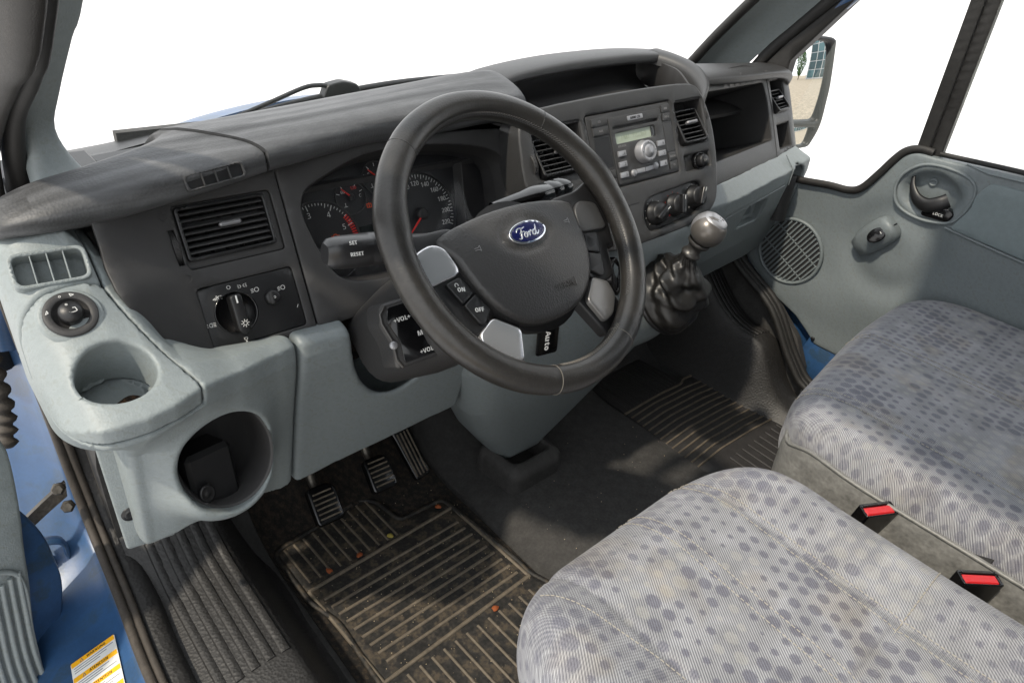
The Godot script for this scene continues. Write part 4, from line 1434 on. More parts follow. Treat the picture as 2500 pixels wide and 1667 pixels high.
# ------------------------------------------------------------------ steering wheel and column
func build_wheel():
	var WH := frame(Vector3(-0.455, 0.865, 0.053), 45.6, 2.8)
	var t := thing("steering_wheel", "black leather four spoke steering wheel with blue oval badge", "steering wheel", WH)
	var R := 0.1815
	# rim, slightly oval in section, thicker at the upper thumb rests
	var mb := MB.new()
	var rows := []
	var nn := 120
	for i in nn:
		var a := TAU * i / nn
		var ang := rad_to_deg(a)
		var thumb := exp(-pow((ang - 18.0) / 9.0, 2)) + exp(-pow((ang - 162.0) / 9.0, 2))
		var r := 0.0172 + 0.0022 * thumb
		for s in [52.0, 130.0, 252.0, 295.0]:
			r -= 0.0009 * exp(-pow((ang - s) / 0.9, 2))
		var row := PackedVector3Array()
		for j in 20:
			var b := TAU * j / 20.0
			var rr := R + cos(b) * r * 1.06
			row.append(Vector3(cos(a) * rr, sin(a) * rr, sin(b) * r * 0.98))
		rows.append(row)
	mb.grid(rows, true, 0, true)
	part("rim", mb.done(), M.wheel, t)
	for s in [52.0, 130.0, 252.0, 295.0]:
		var a := deg_to_rad(s)
		var ring := PackedVector3Array()
		for j in 28:
			var b := TAU * j / 28.0
			var rr := R + cos(b) * 0.0178
			ring.append(Vector3(cos(a) * rr, sin(a) * rr, sin(b) * 0.0166))
		part("leather_joint", tube(ring, 0.0006, 5, true), M.crease if s == 252.0 or s == 295.0 else M.black, t)
	# cross stitching along the inside of the rim
	for seg in [[-45.0, 12.0], [22.0, 128.0], [168.0, 236.0], [-62.0, -105.0]]:
		var sm := MB.new()
		var cnt := int(absf(seg[1] - seg[0]) / 1.35)
		for i in cnt:
			var a := deg_to_rad(lerpf(seg[0], seg[1], float(i) / cnt))
			var a2 := deg_to_rad(lerpf(seg[0], seg[1], (i + 1.0) / cnt))
			for q in [[0.58, -0.0005], [-0.0005, 0.58]]:
				var b1 := PI + 0.32
				var b2 := PI + 0.62
				if q[0] < 0:
					var tmp := b1
					b1 = b2
					b2 = tmp
				var p1 := Vector3(cos(a) * (R + cos(b1) * 0.0184), sin(a) * (R + cos(b1) * 0.0184), -sin(b1) * 0.0172)
				var p2 := Vector3(cos(a2) * (R + cos(b2) * 0.0184), sin(a2) * (R + cos(b2) * 0.0184), -sin(b2) * 0.0172)
				tube_into(sm, PackedVector3Array([p1, p2]), 0.00062, 4)
		part("stitching", sm.done(), M.crease if seg[0] == -62.0 else M.stack, t)
	# dark frame of the spokes
	for sx in [-1.0, 1.0]:
		var up := MB.new()
		panel_into(up, ccw(fillet(v2([sx * 0.085, 0.042, sx * 0.140, 0.044, sx * 0.172, 0.056, sx * 0.176, 0.0, sx * 0.163, -0.050, sx * 0.150, -0.040, sx * 0.138, -0.085, sx * 0.10, -0.09, sx * 0.085, -0.05]), 0.012)), [], 0.016, 0.004, 0.012, null, at(0, 0, -0.014))
		part("spoke", up.done(), M.black, t)
		var lo := MB.new()
		panel_into(lo, ccw(fillet(v2([sx * 0.048, -0.085, sx * 0.112, -0.072, sx * 0.128, -0.122, sx * 0.092, -0.152, sx * 0.078, -0.155]), 0.010)), [], 0.014, 0.003, 0.012, null, at(0, 0, -0.017))
		part("spoke", lo.done(), M.black, t)
		# metallic trims; bright reflections of the left pair are put into a paler silver
		var ut := MB.new()
		panel_into(ut, ccw(spline2(v2([sx * 0.1145, 0.018, sx * 0.128, 0.0265, sx * 0.147, 0.024, sx * 0.1605, 0.016, sx * 0.161, -0.004, sx * 0.158, -0.018, sx * 0.135, -0.0175, sx * 0.1095, -0.0135, sx * 0.110, 0.004]), 3)), [], 0.006, 0.002, 0.008, func(q: Vector2) -> float: return -0.9 * pow(absf(q.x) - 0.105, 2), at(0, 0, -0.008))
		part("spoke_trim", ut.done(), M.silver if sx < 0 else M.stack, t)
		var lt := MB.new()
		panel_into(lt, ccw(fillet(v2([sx * 0.091, -0.0755, sx * 0.0615, -0.1015, sx * 0.076, -0.137, sx * 0.098, -0.132, sx * 0.120, -0.110, sx * 0.117, -0.088]), 0.006)), [], 0.006, 0.002, 0.008, func(q: Vector2) -> float: return -0.10 * (absf(q.x) - 0.09), at(0, 0, -0.010))
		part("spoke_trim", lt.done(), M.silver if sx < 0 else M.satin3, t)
		# switch pads
		var sw := v2([-0.134, -0.0215, -0.112, -0.0185, -0.1015, -0.041, -0.1235, -0.0495])
		var sw2 := v2([-0.1228, -0.0512, -0.1007, -0.0428, -0.0905, -0.0665, -0.1065, -0.080, -0.1135, -0.0775])
		var n := 0
		for base in [sw, sw2]:
			var pl := PackedVector2Array()
			for q in base:
				pl.append(Vector2(q.x * -sx, q.y))
			var bm := MB.new()
			panel_into(bm, ccw(fillet(pl, 0.003)), [], 0.008, 0.0015, 0.0, null, at(0, 0, -0.008))
			var bt := part("switch_button", bm.done(), M.black, t)
			if sx < 0:
				var c := Vector2(-0.118, -0.033) if n == 0 else Vector2(-0.1065, -0.062)
				text("ON" if n == 0 else "OFF", 0.0050, M.print, bt, Transform3D(Basis(Vector3(0, 0, 1), deg_to_rad(-12)), Vector3(c.x, c.y, -0.0078)), "bold")
				if n == 0:
					var dm := MB.new()
					stroke_into(dm, circ(Vector2(-0.1215, -0.0265), 0.0022, -30, 210, 10), 0.0008, 0.0005, at(0, 0, -0.0078))
					part("cruise_symbol", dm.done(), M.print, bt)
			n += 1
	# airbag cover
	var bag := spline2(v2([-0.118, 0.031, -0.06, 0.0425, 0.0, 0.0455, 0.06, 0.0425, 0.112, 0.031, 0.1075, 0.004, 0.102, -0.026, 0.093, -0.053, 0.077, -0.078, 0.05, -0.098, 0.018, -0.1065, -0.018, -0.1065, -0.05, -0.098, -0.077, -0.078, -0.093, -0.053, -0.102, -0.026, -0.1075, 0.004]), 3)
	var hb := func(q: Vector2) -> float:
		var e := Vector2(q.x / 0.125, (q.y + 0.03) / 0.088)
		return 0.014 * (1.0 - minf(e.length_squared(), 1.2)) - 0.004 * exp(-pow((Vector2(q.x, q.y - 0.004) / Vector2(0.036, 0.0195)).length() - 1.0, 2) * 24.0) * (1.0 if (Vector2(q.x, q.y - 0.004) / Vector2(0.036, 0.0195)).length() > 0.9 else 0.3)
	part("airbag_cover", panel(bag, [], 0.025, 0.006, 0.006, hb), M.bag, t, at(0, 0, -0.006))
	# rear cup of the hub
	part("hub", lathe([0.07, -0.075, 0.085, -0.04, 0.088, -0.02, 0.0, -0.02], 32), M.black, t, at(0, -0.03, 0))
	# blue oval badge with script
	var bz := 0.0092
	var badge := part("badge", panel(ellipse(0.031, 0.0145, 48), [], 0.004, 0.0008), M.chrome, t, at(0.0, 0.004, bz))
	part("badge_field", panel(ellipse(0.0282, 0.0120, 48), [], 0.003, 0.0004), smat(Color(0.035, 0.06, 0.24), 0.25), badge, at(0, 0, 0.0006))
	var sc := MB.new()
	for st in script_strokes():
		var p := PackedVector3Array()
		var rad := PackedFloat32Array()
		var pts: PackedVector2Array = spline2(v2(st[1]), 6, false)
		for i in pts.size():
			p.append(Vector3(pts[i].x, pts[i].y, 0))
			rad.append(st[0] * (0.75 + 0.5 * absf(sin(PI * i / maxf(1, pts.size() - 1)))))
		tube_into(sc, p, rad, 6)
	part("badge_script", sc.done(), M.chrome, badge, at(-0.0005, -0.0002, 0.0008) * Transform3D(Basis.from_scale(Vector3(1, 1, 0.5)), Vector3.ZERO))
	# horn signs and moulded airbag word
	for hx in [-0.078, 0.078]:
		var hs := MB.new()
		stroke_into(hs, PackedVector2Array([Vector2(-0.0045, 0.0012), Vector2(0.001, 0.0012), Vector2(0.004, 0.0034), Vector2(0.004, -0.0034), Vector2(0.001, -0.0012), Vector2(-0.0045, -0.0012)]), 0.0006)
		part("horn_sign", hs.done(), M.printdim, t, at(hx, 0.004, 0.0018))
	text("AIRBAG", 0.0075, M.bag, t, at(0.021, -0.0735, 0.0042) * rot(Vector3(1, 0, 0), 9), "sans", "lettering", 0.0012)
	var fr := MB.new()
	stroke_into(fr, v2([-0.022, -0.0062, 0.022, -0.0062, 0.022, 0.0062, -0.022, 0.0062, -0.022, -0.0062]), 0.0008, 0.0010)
	part("word_frame", fr.done(), M.bag, t, at(0.021, -0.0735, 0.0040) * rot(Vector3(1, 0, 0), 9))
	build_column(WH)

func script_strokes() -> Array:
	# looping capital, then three joined small letters, all leaning forward
	var o := []
	# F
	o.append([0.00085, [-0.0192, 0.0026, -0.0172, 0.0056, -0.0130, 0.0068, -0.0080, 0.0060, -0.0036, 0.0072]])
	o.append([0.0010, [-0.0098, 0.0060, -0.0115, 0.0010, -0.0132, -0.0040, -0.0162, -0.0066, -0.0190, -0.0050]])
	o.append([0.0007, [-0.0150, 0.0004, -0.0115, 0.0012, -0.0070, 0.0018, -0.0060, 0.0006]])
	# o
	o.append([0.0009, [-0.0030, 0.0004, -0.0062, -0.0004, -0.0080, -0.0036, -0.0062, -0.0058, -0.0030, -0.0036, -0.0022, -0.0006, -0.0040, 0.0004, -0.0010, -0.0008, 0.0012, 0.0002]])
	# r
	o.append([0.0009, [0.0020, 0.0010, 0.0012, -0.0020, 0.0002, -0.0056]])
	o.append([0.0008, [0.0008, -0.0030, 0.0026, 0.0000, 0.0048, 0.0010, 0.0056, -0.0004]])
	# d
	o.append([0.0009, [0.0118, -0.0002, 0.0090, 0.0006, 0.0066, -0.0018, 0.0062, -0.0048, 0.0084, -0.0056, 0.0110, -0.0030, 0.0125, 0.0004]])
	o.append([0.0010, [0.0150, 0.0068, 0.0136, 0.0030, 0.0118, -0.0030, 0.0122, -0.0056, 0.0150, -0.0046, 0.0178, -0.0018]])
	return o

func ring_section(c: Vector3, u: Vector3, w: Vector3, hw: float, hu: float, hd: float, k := 28) -> PackedVector3Array:
	# rounded section: half width hw, up hu, down hd
	var r := PackedVector3Array()
	for i in k:
		var a := TAU * i / k
		var ca := cos(a)
		var sa := sin(a)
		var e := 0.62
		r.append(c + u * (signf(ca) * pow(absf(ca), e) * hw) + w * (signf(sa) * pow(absf(sa), e) * (hu if sa > 0 else hd)))
	return r

func build_column(WH: Transform3D):
	var t := thing("steering_column", "black steering column shroud with control stalks behind the wheel", "steering column")
	var n := WH.basis.z
	var u := WH.basis.x
	var w := WH.basis.y
	var rows := []
	for k in [[0.050, 0.050, 0.040, 0.052], [0.062, 0.066, 0.050, 0.070], [0.10, 0.075, 0.055, 0.088], [0.18, 0.084, 0.056, 0.102], [0.26, 0.088, 0.056, 0.102], [0.38, 0.080, 0.05, 0.085]]:
		rows.append(ring_section(WH.origin - n * k[0], u, w, k[1], k[2], k[3]))
	var mb := MB.new()
	mb.grid(rows, true)
	for j in range(1, 27):
		mb.tri(rows[0][0], rows[0][j + 1], rows[0][j], 1)
	part("shroud", mb.done(), M.dark, t)
	# left stalk: set / reset tip and menu ring
	var a := Vector3(-0.50, 0.828, -0.052)
	var b := Vector3(-0.668, 0.8455, -0.060)
	var d := (b - a).normalized()
	var side := d.cross(Vector3.UP).normalized()
	var upv := side.cross(d)
	rows = []
	for k in [[0.0, 0.010, 0.010], [0.055, 0.012, 0.0125], [0.075, 0.0165, 0.0185], [0.110, 0.0172, 0.0192], [0.112, 0.0166, 0.0186], [0.114, 0.0172, 0.0192], [0.150, 0.0165, 0.0185], [0.164, 0.0145, 0.0165], [0.169, 0.010, 0.012]]:
		rows.append(ring_section(a + d * k[0], side, upv, k[1], k[2], k[2], 20))
	mb = MB.new()
	mb.grid(rows, true)
	for j in range(1, 19):
		mb.tri(rows[8][0], rows[8][j], rows[8][j + 1], 1)
	var st := part("stalk", mb.done(), M.stalk, t, Transform3D.IDENTITY, "indicator stalk with set reset tip")
	var face := Transform3D(Basis(-d, Vector3(0.02, 0.62, -0.78), Vector3.ZERO), Vector3.ZERO)
	var fz := Vector3(0.0, 0.56, 0.83).normalized()
	fz = (fz - d * fz.dot(d)).normalized()
	var fx := -d
	var fy := fz.cross(fx)
	var bs := Basis(fx, fy, fz)
	var rim := func(along: float, lift: float, up2: float) -> Transform3D:
		return Transform3D(bs, a + d * along + fz * lift + fy * up2)
	text("SET", 0.0044, M.print, st, rim.call(0.141, 0.0212, 0.0065), "bold")
	text("RESET", 0.0044, M.print, st, rim.call(0.139, 0.0212, -0.0070), "bold")
	text("MENU", 0.0050, M.print, st, rim.call(0.091, 0.0216, 0.0), "bold")
	part("ring_cover", rbox(Vector3(0.020, 0.022, 0.003), 0.001), M.gloss, st, rim.call(0.091, 0.0196, 0.0))
	var ar := MB.new()
	stroke_into(ar, v2([0, -0.004, 0, -0.0095, -0.0015, -0.008]), 0.0010)
	stroke_into(ar, v2([0, -0.0095, 0.0015, -0.008]), 0.0010)
	stroke_into(ar, v2([0, 0.004, 0, 0.0095, -0.0015, 0.008]), 0.0010)
	stroke_into(ar, v2([0, 0.0095, 0.0015, 0.008]), 0.0010)
	part("menu_arrows", ar.done(), M.print, st, rim.call(0.091, 0.0216, 0.0))
	# right stalk: wiper switch
	a = Vector3(-0.41, 0.850, -0.060)
	b = Vector3(-0.262, 0.858, -0.062)
	d = (b - a).normalized()
	side = d.cross(Vector3.UP).normalized()
	upv = side.cross(d)
	rows = []
	for k in [[0.0, 0.010, 0.010], [0.055, 0.013, 0.012], [0.075, 0.0160, 0.0140], [0.104, 0.0170, 0.0145], [0.106, 0.0160, 0.0135], [0.108, 0.0170, 0.0145], [0.124, 0.0170, 0.0145], [0.126, 0.0160, 0.0135], [0.128, 0.0170, 0.0145], [0.142, 0.0165, 0.0140], [0.148, 0.0130, 0.0110]]:
		rows.append(ring_section(a + d * k[0], side, upv, k[1], k[2], k[2], 20))
	mb = MB.new()
	mb.grid(rows, true)
	for j in range(1, 19):
		mb.tri(rows[10][0], rows[10][j], rows[10][j + 1], 1)
	part("stalk", mb.done(), M.gloss, t, Transform3D.IDENTITY, "wiper stalk with ribbed end")
	# audio remote under the rim
	var rf := frame(Vector3(-0.541, 0.712, -0.040), 32, -10, 6)
	var rm := part("audio_remote", panel(fillet(v2([-0.050, -0.044, 0.06, -0.044, 0.06, 0.046, -0.046, 0.046, -0.054, 0.02, -0.046, -0.01]), 0.008), [], 0.05, 0.004), M.dark, t, rf, "audio remote block below the indicator stalk")
	part("remote_face", panel(fillet(v2([-0.037, -0.038, 0.055, -0.038, 0.055, 0.040, -0.038, 0.040, -0.044, 0.022, -0.034, -0.008]), 0.005), [], 0.004, 0.0008), M.gloss, rm, at(0, 0, 0.0012))
	part("silver_edge", tube(v3([-0.040, 0.043, 0.0, -0.0495, 0.034, 0.001, -0.051, 0.022, 0.001, -0.044, -0.006, 0.001, -0.046, -0.03, 0.0, -0.040, -0.042, -0.001]), 0.0026, 8), M.satin2, rm)
	part("remote_screw", lathe([0.0055, 0.0, 0.0055, 0.0042, 0.004, 0.0052, 0.0, 0.0052], 20), M.satin, rm, at(-0.0455, -0.010, 0.002))
	for w2 in [["VOICE", 0.002, 0.031, 0.0060], ["+VOL+", -0.022, 0.020, 0.0060], ["MODE", 0.006, -0.006, 0.0066], ["+VOL-", 0.0, -0.031, 0.0060]]:
		text(w2[0], w2[3], M.print, rm, at(w2[1], w2[2], 0.0015), "bold")
	text("SEEK", 0.0056, M.print, rm, at(0.036, 0.000, 0.0015), "bold")

# ------------------------------------------------------------------ gear lever
func build_gear():
	var t := thing("gear_lever", "gear lever with silver and black knob on a wrinkled black leather boot", "gear lever")
	var B := Vector3(0.150, 0.518, -0.100)
	var N := Vector3(0.132, 0.643, -0.061)
	var K := Vector3(0.141, 0.703, -0.041)
	var nb := Vector3(0.02, 0.62, 0.70).normalized()
	var u := Vector3.UP.cross(nb).normalized()
	var rows := []
	var prof := [[-0.06, 0.070], [0.0, 0.073], [0.06, 0.078], [0.16, 0.077], [0.28, 0.072], [0.40, 0.068], [0.52, 0.060], [0.64, 0.052], [0.76, 0.040], [0.88, 0.024], [1.0, 0.0165], [1.06, 0.016]]
	var fine := []
	for i in 45:
		var s := i / 44.0 * (prof.size() - 1)
		var k: int = min(int(s), prof.size() - 2)
		var f := s - k
		fine.append([lerpf(prof[k][0], prof[k + 1][0], f), lerpf(prof[k][1], prof[k + 1][1], f)])
	var nz := FastNoiseLite.new()
	nz.seed = 21
	nz.frequency = 1.0
	for q in fine:
		var s: float = q[0]
		var c := B.lerp(N, s) + Vector3(0.012, 0.0, 0.012) * sin(clampf(s, 0, 1) * PI)
		var ax := nb.slerp((K - N).normalized(), clampf(s * 1.1, 0, 1))
		var uu := (u - ax * u.dot(ax)).normalized()
		var ww := ax.cross(uu)
		var row := PackedVector3Array()
		var env := sin(clampf(s, 0.0, 1.0) * PI)
		for j in 72:
			var a := TAU * j / 72.0
			var fold := 0.16 * sin(3.0 * a + 7.0 * s + 0.6) + 0.12 * sin(5.0 * a - 11.0 * s + 2.0) * sin(9.0 * s) + 0.10 * sin(26.0 * s + 2.2 * sin(2.0 * a + 0.5)) + 0.22 * nz.get_noise_3d(cos(a) * 1.3, sin(a) * 1.3, s * 4.0)
			var pinch := 0.10 * sin(12.0 * a) * sstep(0.75, 1.0, s)
			var r: float = q[1] * (1.0 + fold * env * 0.95 + pinch)
			row.append(c + (uu * cos(a) + ww * sin(a)) * r)
		rows.append(row)
	var mb := MB.new()
	mb.grid(rows, true)
	part("leather_boot", mb.done(), M.boot, t)
	part("boot_ring", tube(circle3(B - nb * 0.004, nb, 0.070, 40), 0.006, 8, true), M.black, t)
	var ax := (K - N).normalized()
	var uu := (Vector3.RIGHT - ax * ax.x).normalized()
	var xf := Transform3D(Basis(uu, ax.cross(uu), ax), N)
	part("lever", lathe([0.009, -0.02, 0.013, 0.0, 0.0145, 0.012, 0.0125, 0.02, 0.012, 0.036], 28), M.satin2, t, xf)
	part("collar", lathe([0.0125, 0.026, 0.0190, 0.0275, 0.0205, 0.030, 0.0205, 0.034, 0.0180, 0.037, 0.0155, 0.040, 0.0155, 0.052, 0.0205, 0.0545, 0.0235, 0.0575, 0.0240, 0.061, 0.0230, 0.064], 36), M.satin2, t, xf * at(0, 0, -0.022))
	# knob in two tones split along a slanted line
	var kc := at(0, 0, 0.071)
	for half in 2:
		var km := MB.new()
		var kr := []
		for i in 19:
			var lat := lerpf(-1.15, 1.5708, i / 18.0)
			var row := PackedVector3Array()
			for j in 37:
				var lon := lerpf(0.0, PI, j / 36.0) + (PI if half else 0.0) + 2.5
				var r := 0.0355
				var rr := cos(lat) * r
				var zz := sin(lat) * r * 0.95
				if zz > 0.026:
					zz = 0.026 + (zz - 0.026) * 0.55
				row.append(Vector3(cos(lon) * rr, sin(lon) * rr, zz))
			kr.append(row)
		km.grid(kr)
		part("knob_half", km.done(), M.bronze if half == 0 else M.satin, t, xf * kc * rot(Vector3(1, 0.3, 0), 20))
	var cap := part("knob_cap", lathe([0.0262, 0.0215, 0.0250, 0.0258, 0.018, 0.0288, 0.0, 0.0302], 36), M.satin, t, xf * kc)
	for q in [["1", -0.0105, 0.006], ["2", -0.0105, -0.008], ["3", 0.0, 0.007], ["4", 0.0, -0.009], ["5", 0.0105, 0.006], ["R", 0.0105, -0.008]]:
		text(q[0], 0.0052, M.ink, cap, at(q[1], q[2], 0.0293), "bold")
	var gl := MB.new()
	stroke_into(gl, v2([-0.008, 0, 0.008, 0]), 0.0008, 0.0006, at(0, 0, 0.0302))
	for x in [-0.008, 0.0, 0.008]:
		stroke_into(gl, v2([x, -0.004, x, 0.003]), 0.0008, 0.0006, at(0, 0, 0.0300))
	part("shift_pattern", gl.done(), M.ink, cap)

func circle3(c: Vector3, n: Vector3, r: float, k: int) -> PackedVector3Array:
	var u := n.cross(Vector3.RIGHT).normalized()
	var w := n.cross(u)
	var o := PackedVector3Array()
	for i in k:
		var a := TAU * i / k
		o.append(c + (u * cos(a) + w * sin(a)) * r)
	return o

# ------------------------------------------------------------------ seat cloth
func make_cloth() -> StandardMaterial3D:
	var s := 1024
	var d := PackedByteArray()
	d.resize(s * s * 3)
	var nz := noise_img(FastNoiseLite.TYPE_SIMPLEX_SMOOTH, 0.006, s, 31, 4).get_data()
	var kx := TAU * 109.0 / s
	var ky := TAU * 76.0 / s
	var wav := PackedFloat32Array()
	wav.resize(s)
	for i in s:
		wav[i] = clampf(0.5 + 0.85 * sin(TAU * i / s), 0.0, 1.0)
	for y in s:
		for x in s:
			var ph := (109 * x + 76 * y) & 1023
			var w := wav[ph]
			var g := 0.93 + 0.18 * (nz[y * s + x] / 255.0 - 0.5)
			var k := (y * s + x) * 3
			d[k] = int((113.0 + 62.0 * w) * g)
			d[k + 1] = int((114.0 + 62.0 * w) * g)
			d[k + 2] = int((119.0 + 61.0 * w) * g)
	# woven spots: size and tone drift across the cloth
	var rng := RandomNumberGenerator.new()
	rng.seed = 77
	var size_n := FastNoiseLite.new()
	size_n.seed = 5
	size_n.frequency = 0.0035
	var tone_n := FastNoiseLite.new()
	tone_n.seed = 9
	tone_n.frequency = 0.0022
	var rows := 19
	for r in rows:
		for c in 17:
			var cx := (c + (0.5 if r % 2 else 0.0)) * s / 17.0 + rng.randf_range(-5, 5)
			var cy := r * s / float(rows) + rng.randf_range(-5, 5)
			var rad := clampf(17.0 + 20.0 * size_n.get_noise_2d(cx, cy), 5.0, 27.0)
			var tone := tone_n.get_noise_2d(cx, cy) + rng.randf_range(-0.10, 0.10)
			var light := tone > 0.24
			for dy in range(-int(rad) - 3, int(rad) + 4):
				for dx in range(-int(rad) - 3, int(rad) + 4):
					var q := sqrt(dx * dx * 1.15 + dy * dy * 0.9)
					if q > rad + rng.randf_range(-5.0, 3.0):
						continue
					var x := posmod(int(cx) + dx, s)
					var y := posmod(int(cy) + dy, s)
					var k := (y * s + x) * 3
					var sp := rng.randf_range(-22, 22)
					if light:
						d[k] = int(clampf(lerpf(d[k], 166.0 + sp, 0.4), 0, 255))
						d[k + 1] = int(clampf(lerpf(d[k + 1], 165.0 + sp, 0.4), 0, 255))
						d[k + 2] = int(clampf(lerpf(d[k + 2], 158.0 + sp, 0.4), 0, 255))
					else:
						d[k] = int(clampf(lerpf(d[k], 84.0 + sp, 0.55), 0, 255))
						d[k + 1] = int(clampf(lerpf(d[k + 1], 84.0 + sp, 0.55), 0, 255))
						d[k + 2] = int(clampf(lerpf(d[k + 2], 98.0 + sp, 0.55), 0, 255))
	var m := StandardMaterial3D.new()
	m.albedo_texture = ImageTexture.create_from_image(Image.create_from_data(s, s, false, Image.FORMAT_RGB8, d))
	m.detail_enabled = true
	m.detail_blend_mode = BaseMaterial3D.BLEND_MODE_MUL
	m.detail_uv_layer = BaseMaterial3D.DETAIL_UV_2
	m.detail_albedo = mottle(noise_img(FastNoiseLite.TYPE_SIMPLEX_SMOOTH, 0.03, 512, 51, 4), noise_img(FastNoiseLite.TYPE_SIMPLEX_SMOOTH, 0.007, 512, 53, 4), 0.95, 0.08, 0.08, Color(0.86, 0.80, 0.71, 0.4), 0.62)
	m.uv2_triplanar = true
	m.uv2_scale = Vector3(1.3, 1.3, 1.3)
	m.roughness = 0.95
	m.metallic_specular = 0.25
	m.uv1_triplanar = true
	m.uv1_scale = Vector3(2.5, 2.5, 2.5)
	m.normal_enabled = true
	m.normal_texture = NT["sand"]
	m.normal_scale = 0.25
	m.rim_enabled = true
	m.rim = 0.2
	return m

# ------------------------------------------------------------------ seats
func f_dseat(p: Vector3) -> float:
	var dx := p.x + 0.405
	var side := absf(dx)
	var q := p - Vector3(-0.405, 0.462, 0.62)
	# cushion: round front corners in plan, rolled front edge, raised bolsters
	var lift := 0.022 * sstep(0.13, 0.22, side) - 0.006 * sin((p.z - 0.3) * 7.0) - 0.020 * sstep(0.36, 0.25, p.z)
	q.y -= lift
	var plan := sd_box(Vector3(dx, 0, p.z - 0.66), Vector3(0.268, 0.3, 0.415), 0.16)
	var d := smax(plan, absf(q.y) - 0.078, 0.075)
	d += 0.0035 * (exp(-pow((absf(dx + 0.0) - 0.135) / 0.006, 2)) + exp(-pow((p.z - 0.582) / 0.006, 2)) * sstep(0.15, 0.13, side))
	return d

func f_pseat(p: Vector3) -> float:
	var q := p - Vector3(0.42, 0.435, 0.62)
	var zf := 0.24 - 0.12 * sstep(0.0, 0.62, p.x)
	var lift := 0.012 * sin(p.x * 6.5 + 0.5) - 0.018 * sstep(zf + 0.12, zf, p.z) - 0.012 * sstep(0.06, 0.0, p.x)
	q.y -= lift
	var plan := sd_box(Vector3(p.x - 0.425, 0, p.z - 0.64 - 0.12 * sstep(0.62, 0.0, p.x) * 0.5), Vector3(0.416, 0.3, 0.46), 0.15)
	var d := smax(plan, absf(q.y) - 0.078, 0.06)
	d += 0.003 * exp(-pow((p.x - 0.15) / 0.006, 2)) + 0.003 * exp(-pow((p.x - 0.45) / 0.006, 2))
	return d

func top_of(f: Callable, x: float, z: float, y0 := 0.62, y1 := 0.38) -> float:
	var y := y0
	for i in 24:
		var d: float = f.call(Vector3(x, y, z))
		if d < 0.0004:
			break
		y -= maxf(d * 0.8, 0.0003)
		if y < y1:
			return y1
	return y

func f_pod_now(p: Vector3) -> float:
	return f_pod(p)

func stitch_line(f: Callable, pts: PackedVector2Array, parent: Node3D):
	var p := dense(spline2(pts, 6, false), 0.0075, false)
	var mb := MB.new()
	for i in p.size() - 1:
		var a := Vector3(p[i].x, top_of(f, p[i].x, p[i].y) + 0.0006, p[i].y)
		var e := p[i].lerp(p[i + 1], 0.68)
		var b := Vector3(e.x, top_of(f, e.x, e.y) + 0.0006, e.y)
		if a.y > 0.40 and b.y > 0.40:
			tube_into(mb, PackedVector3Array([a, b]), 0.0008, 4)
	if mb.count > 0:
		part("stitching", mb.done(), M.thread, parent)

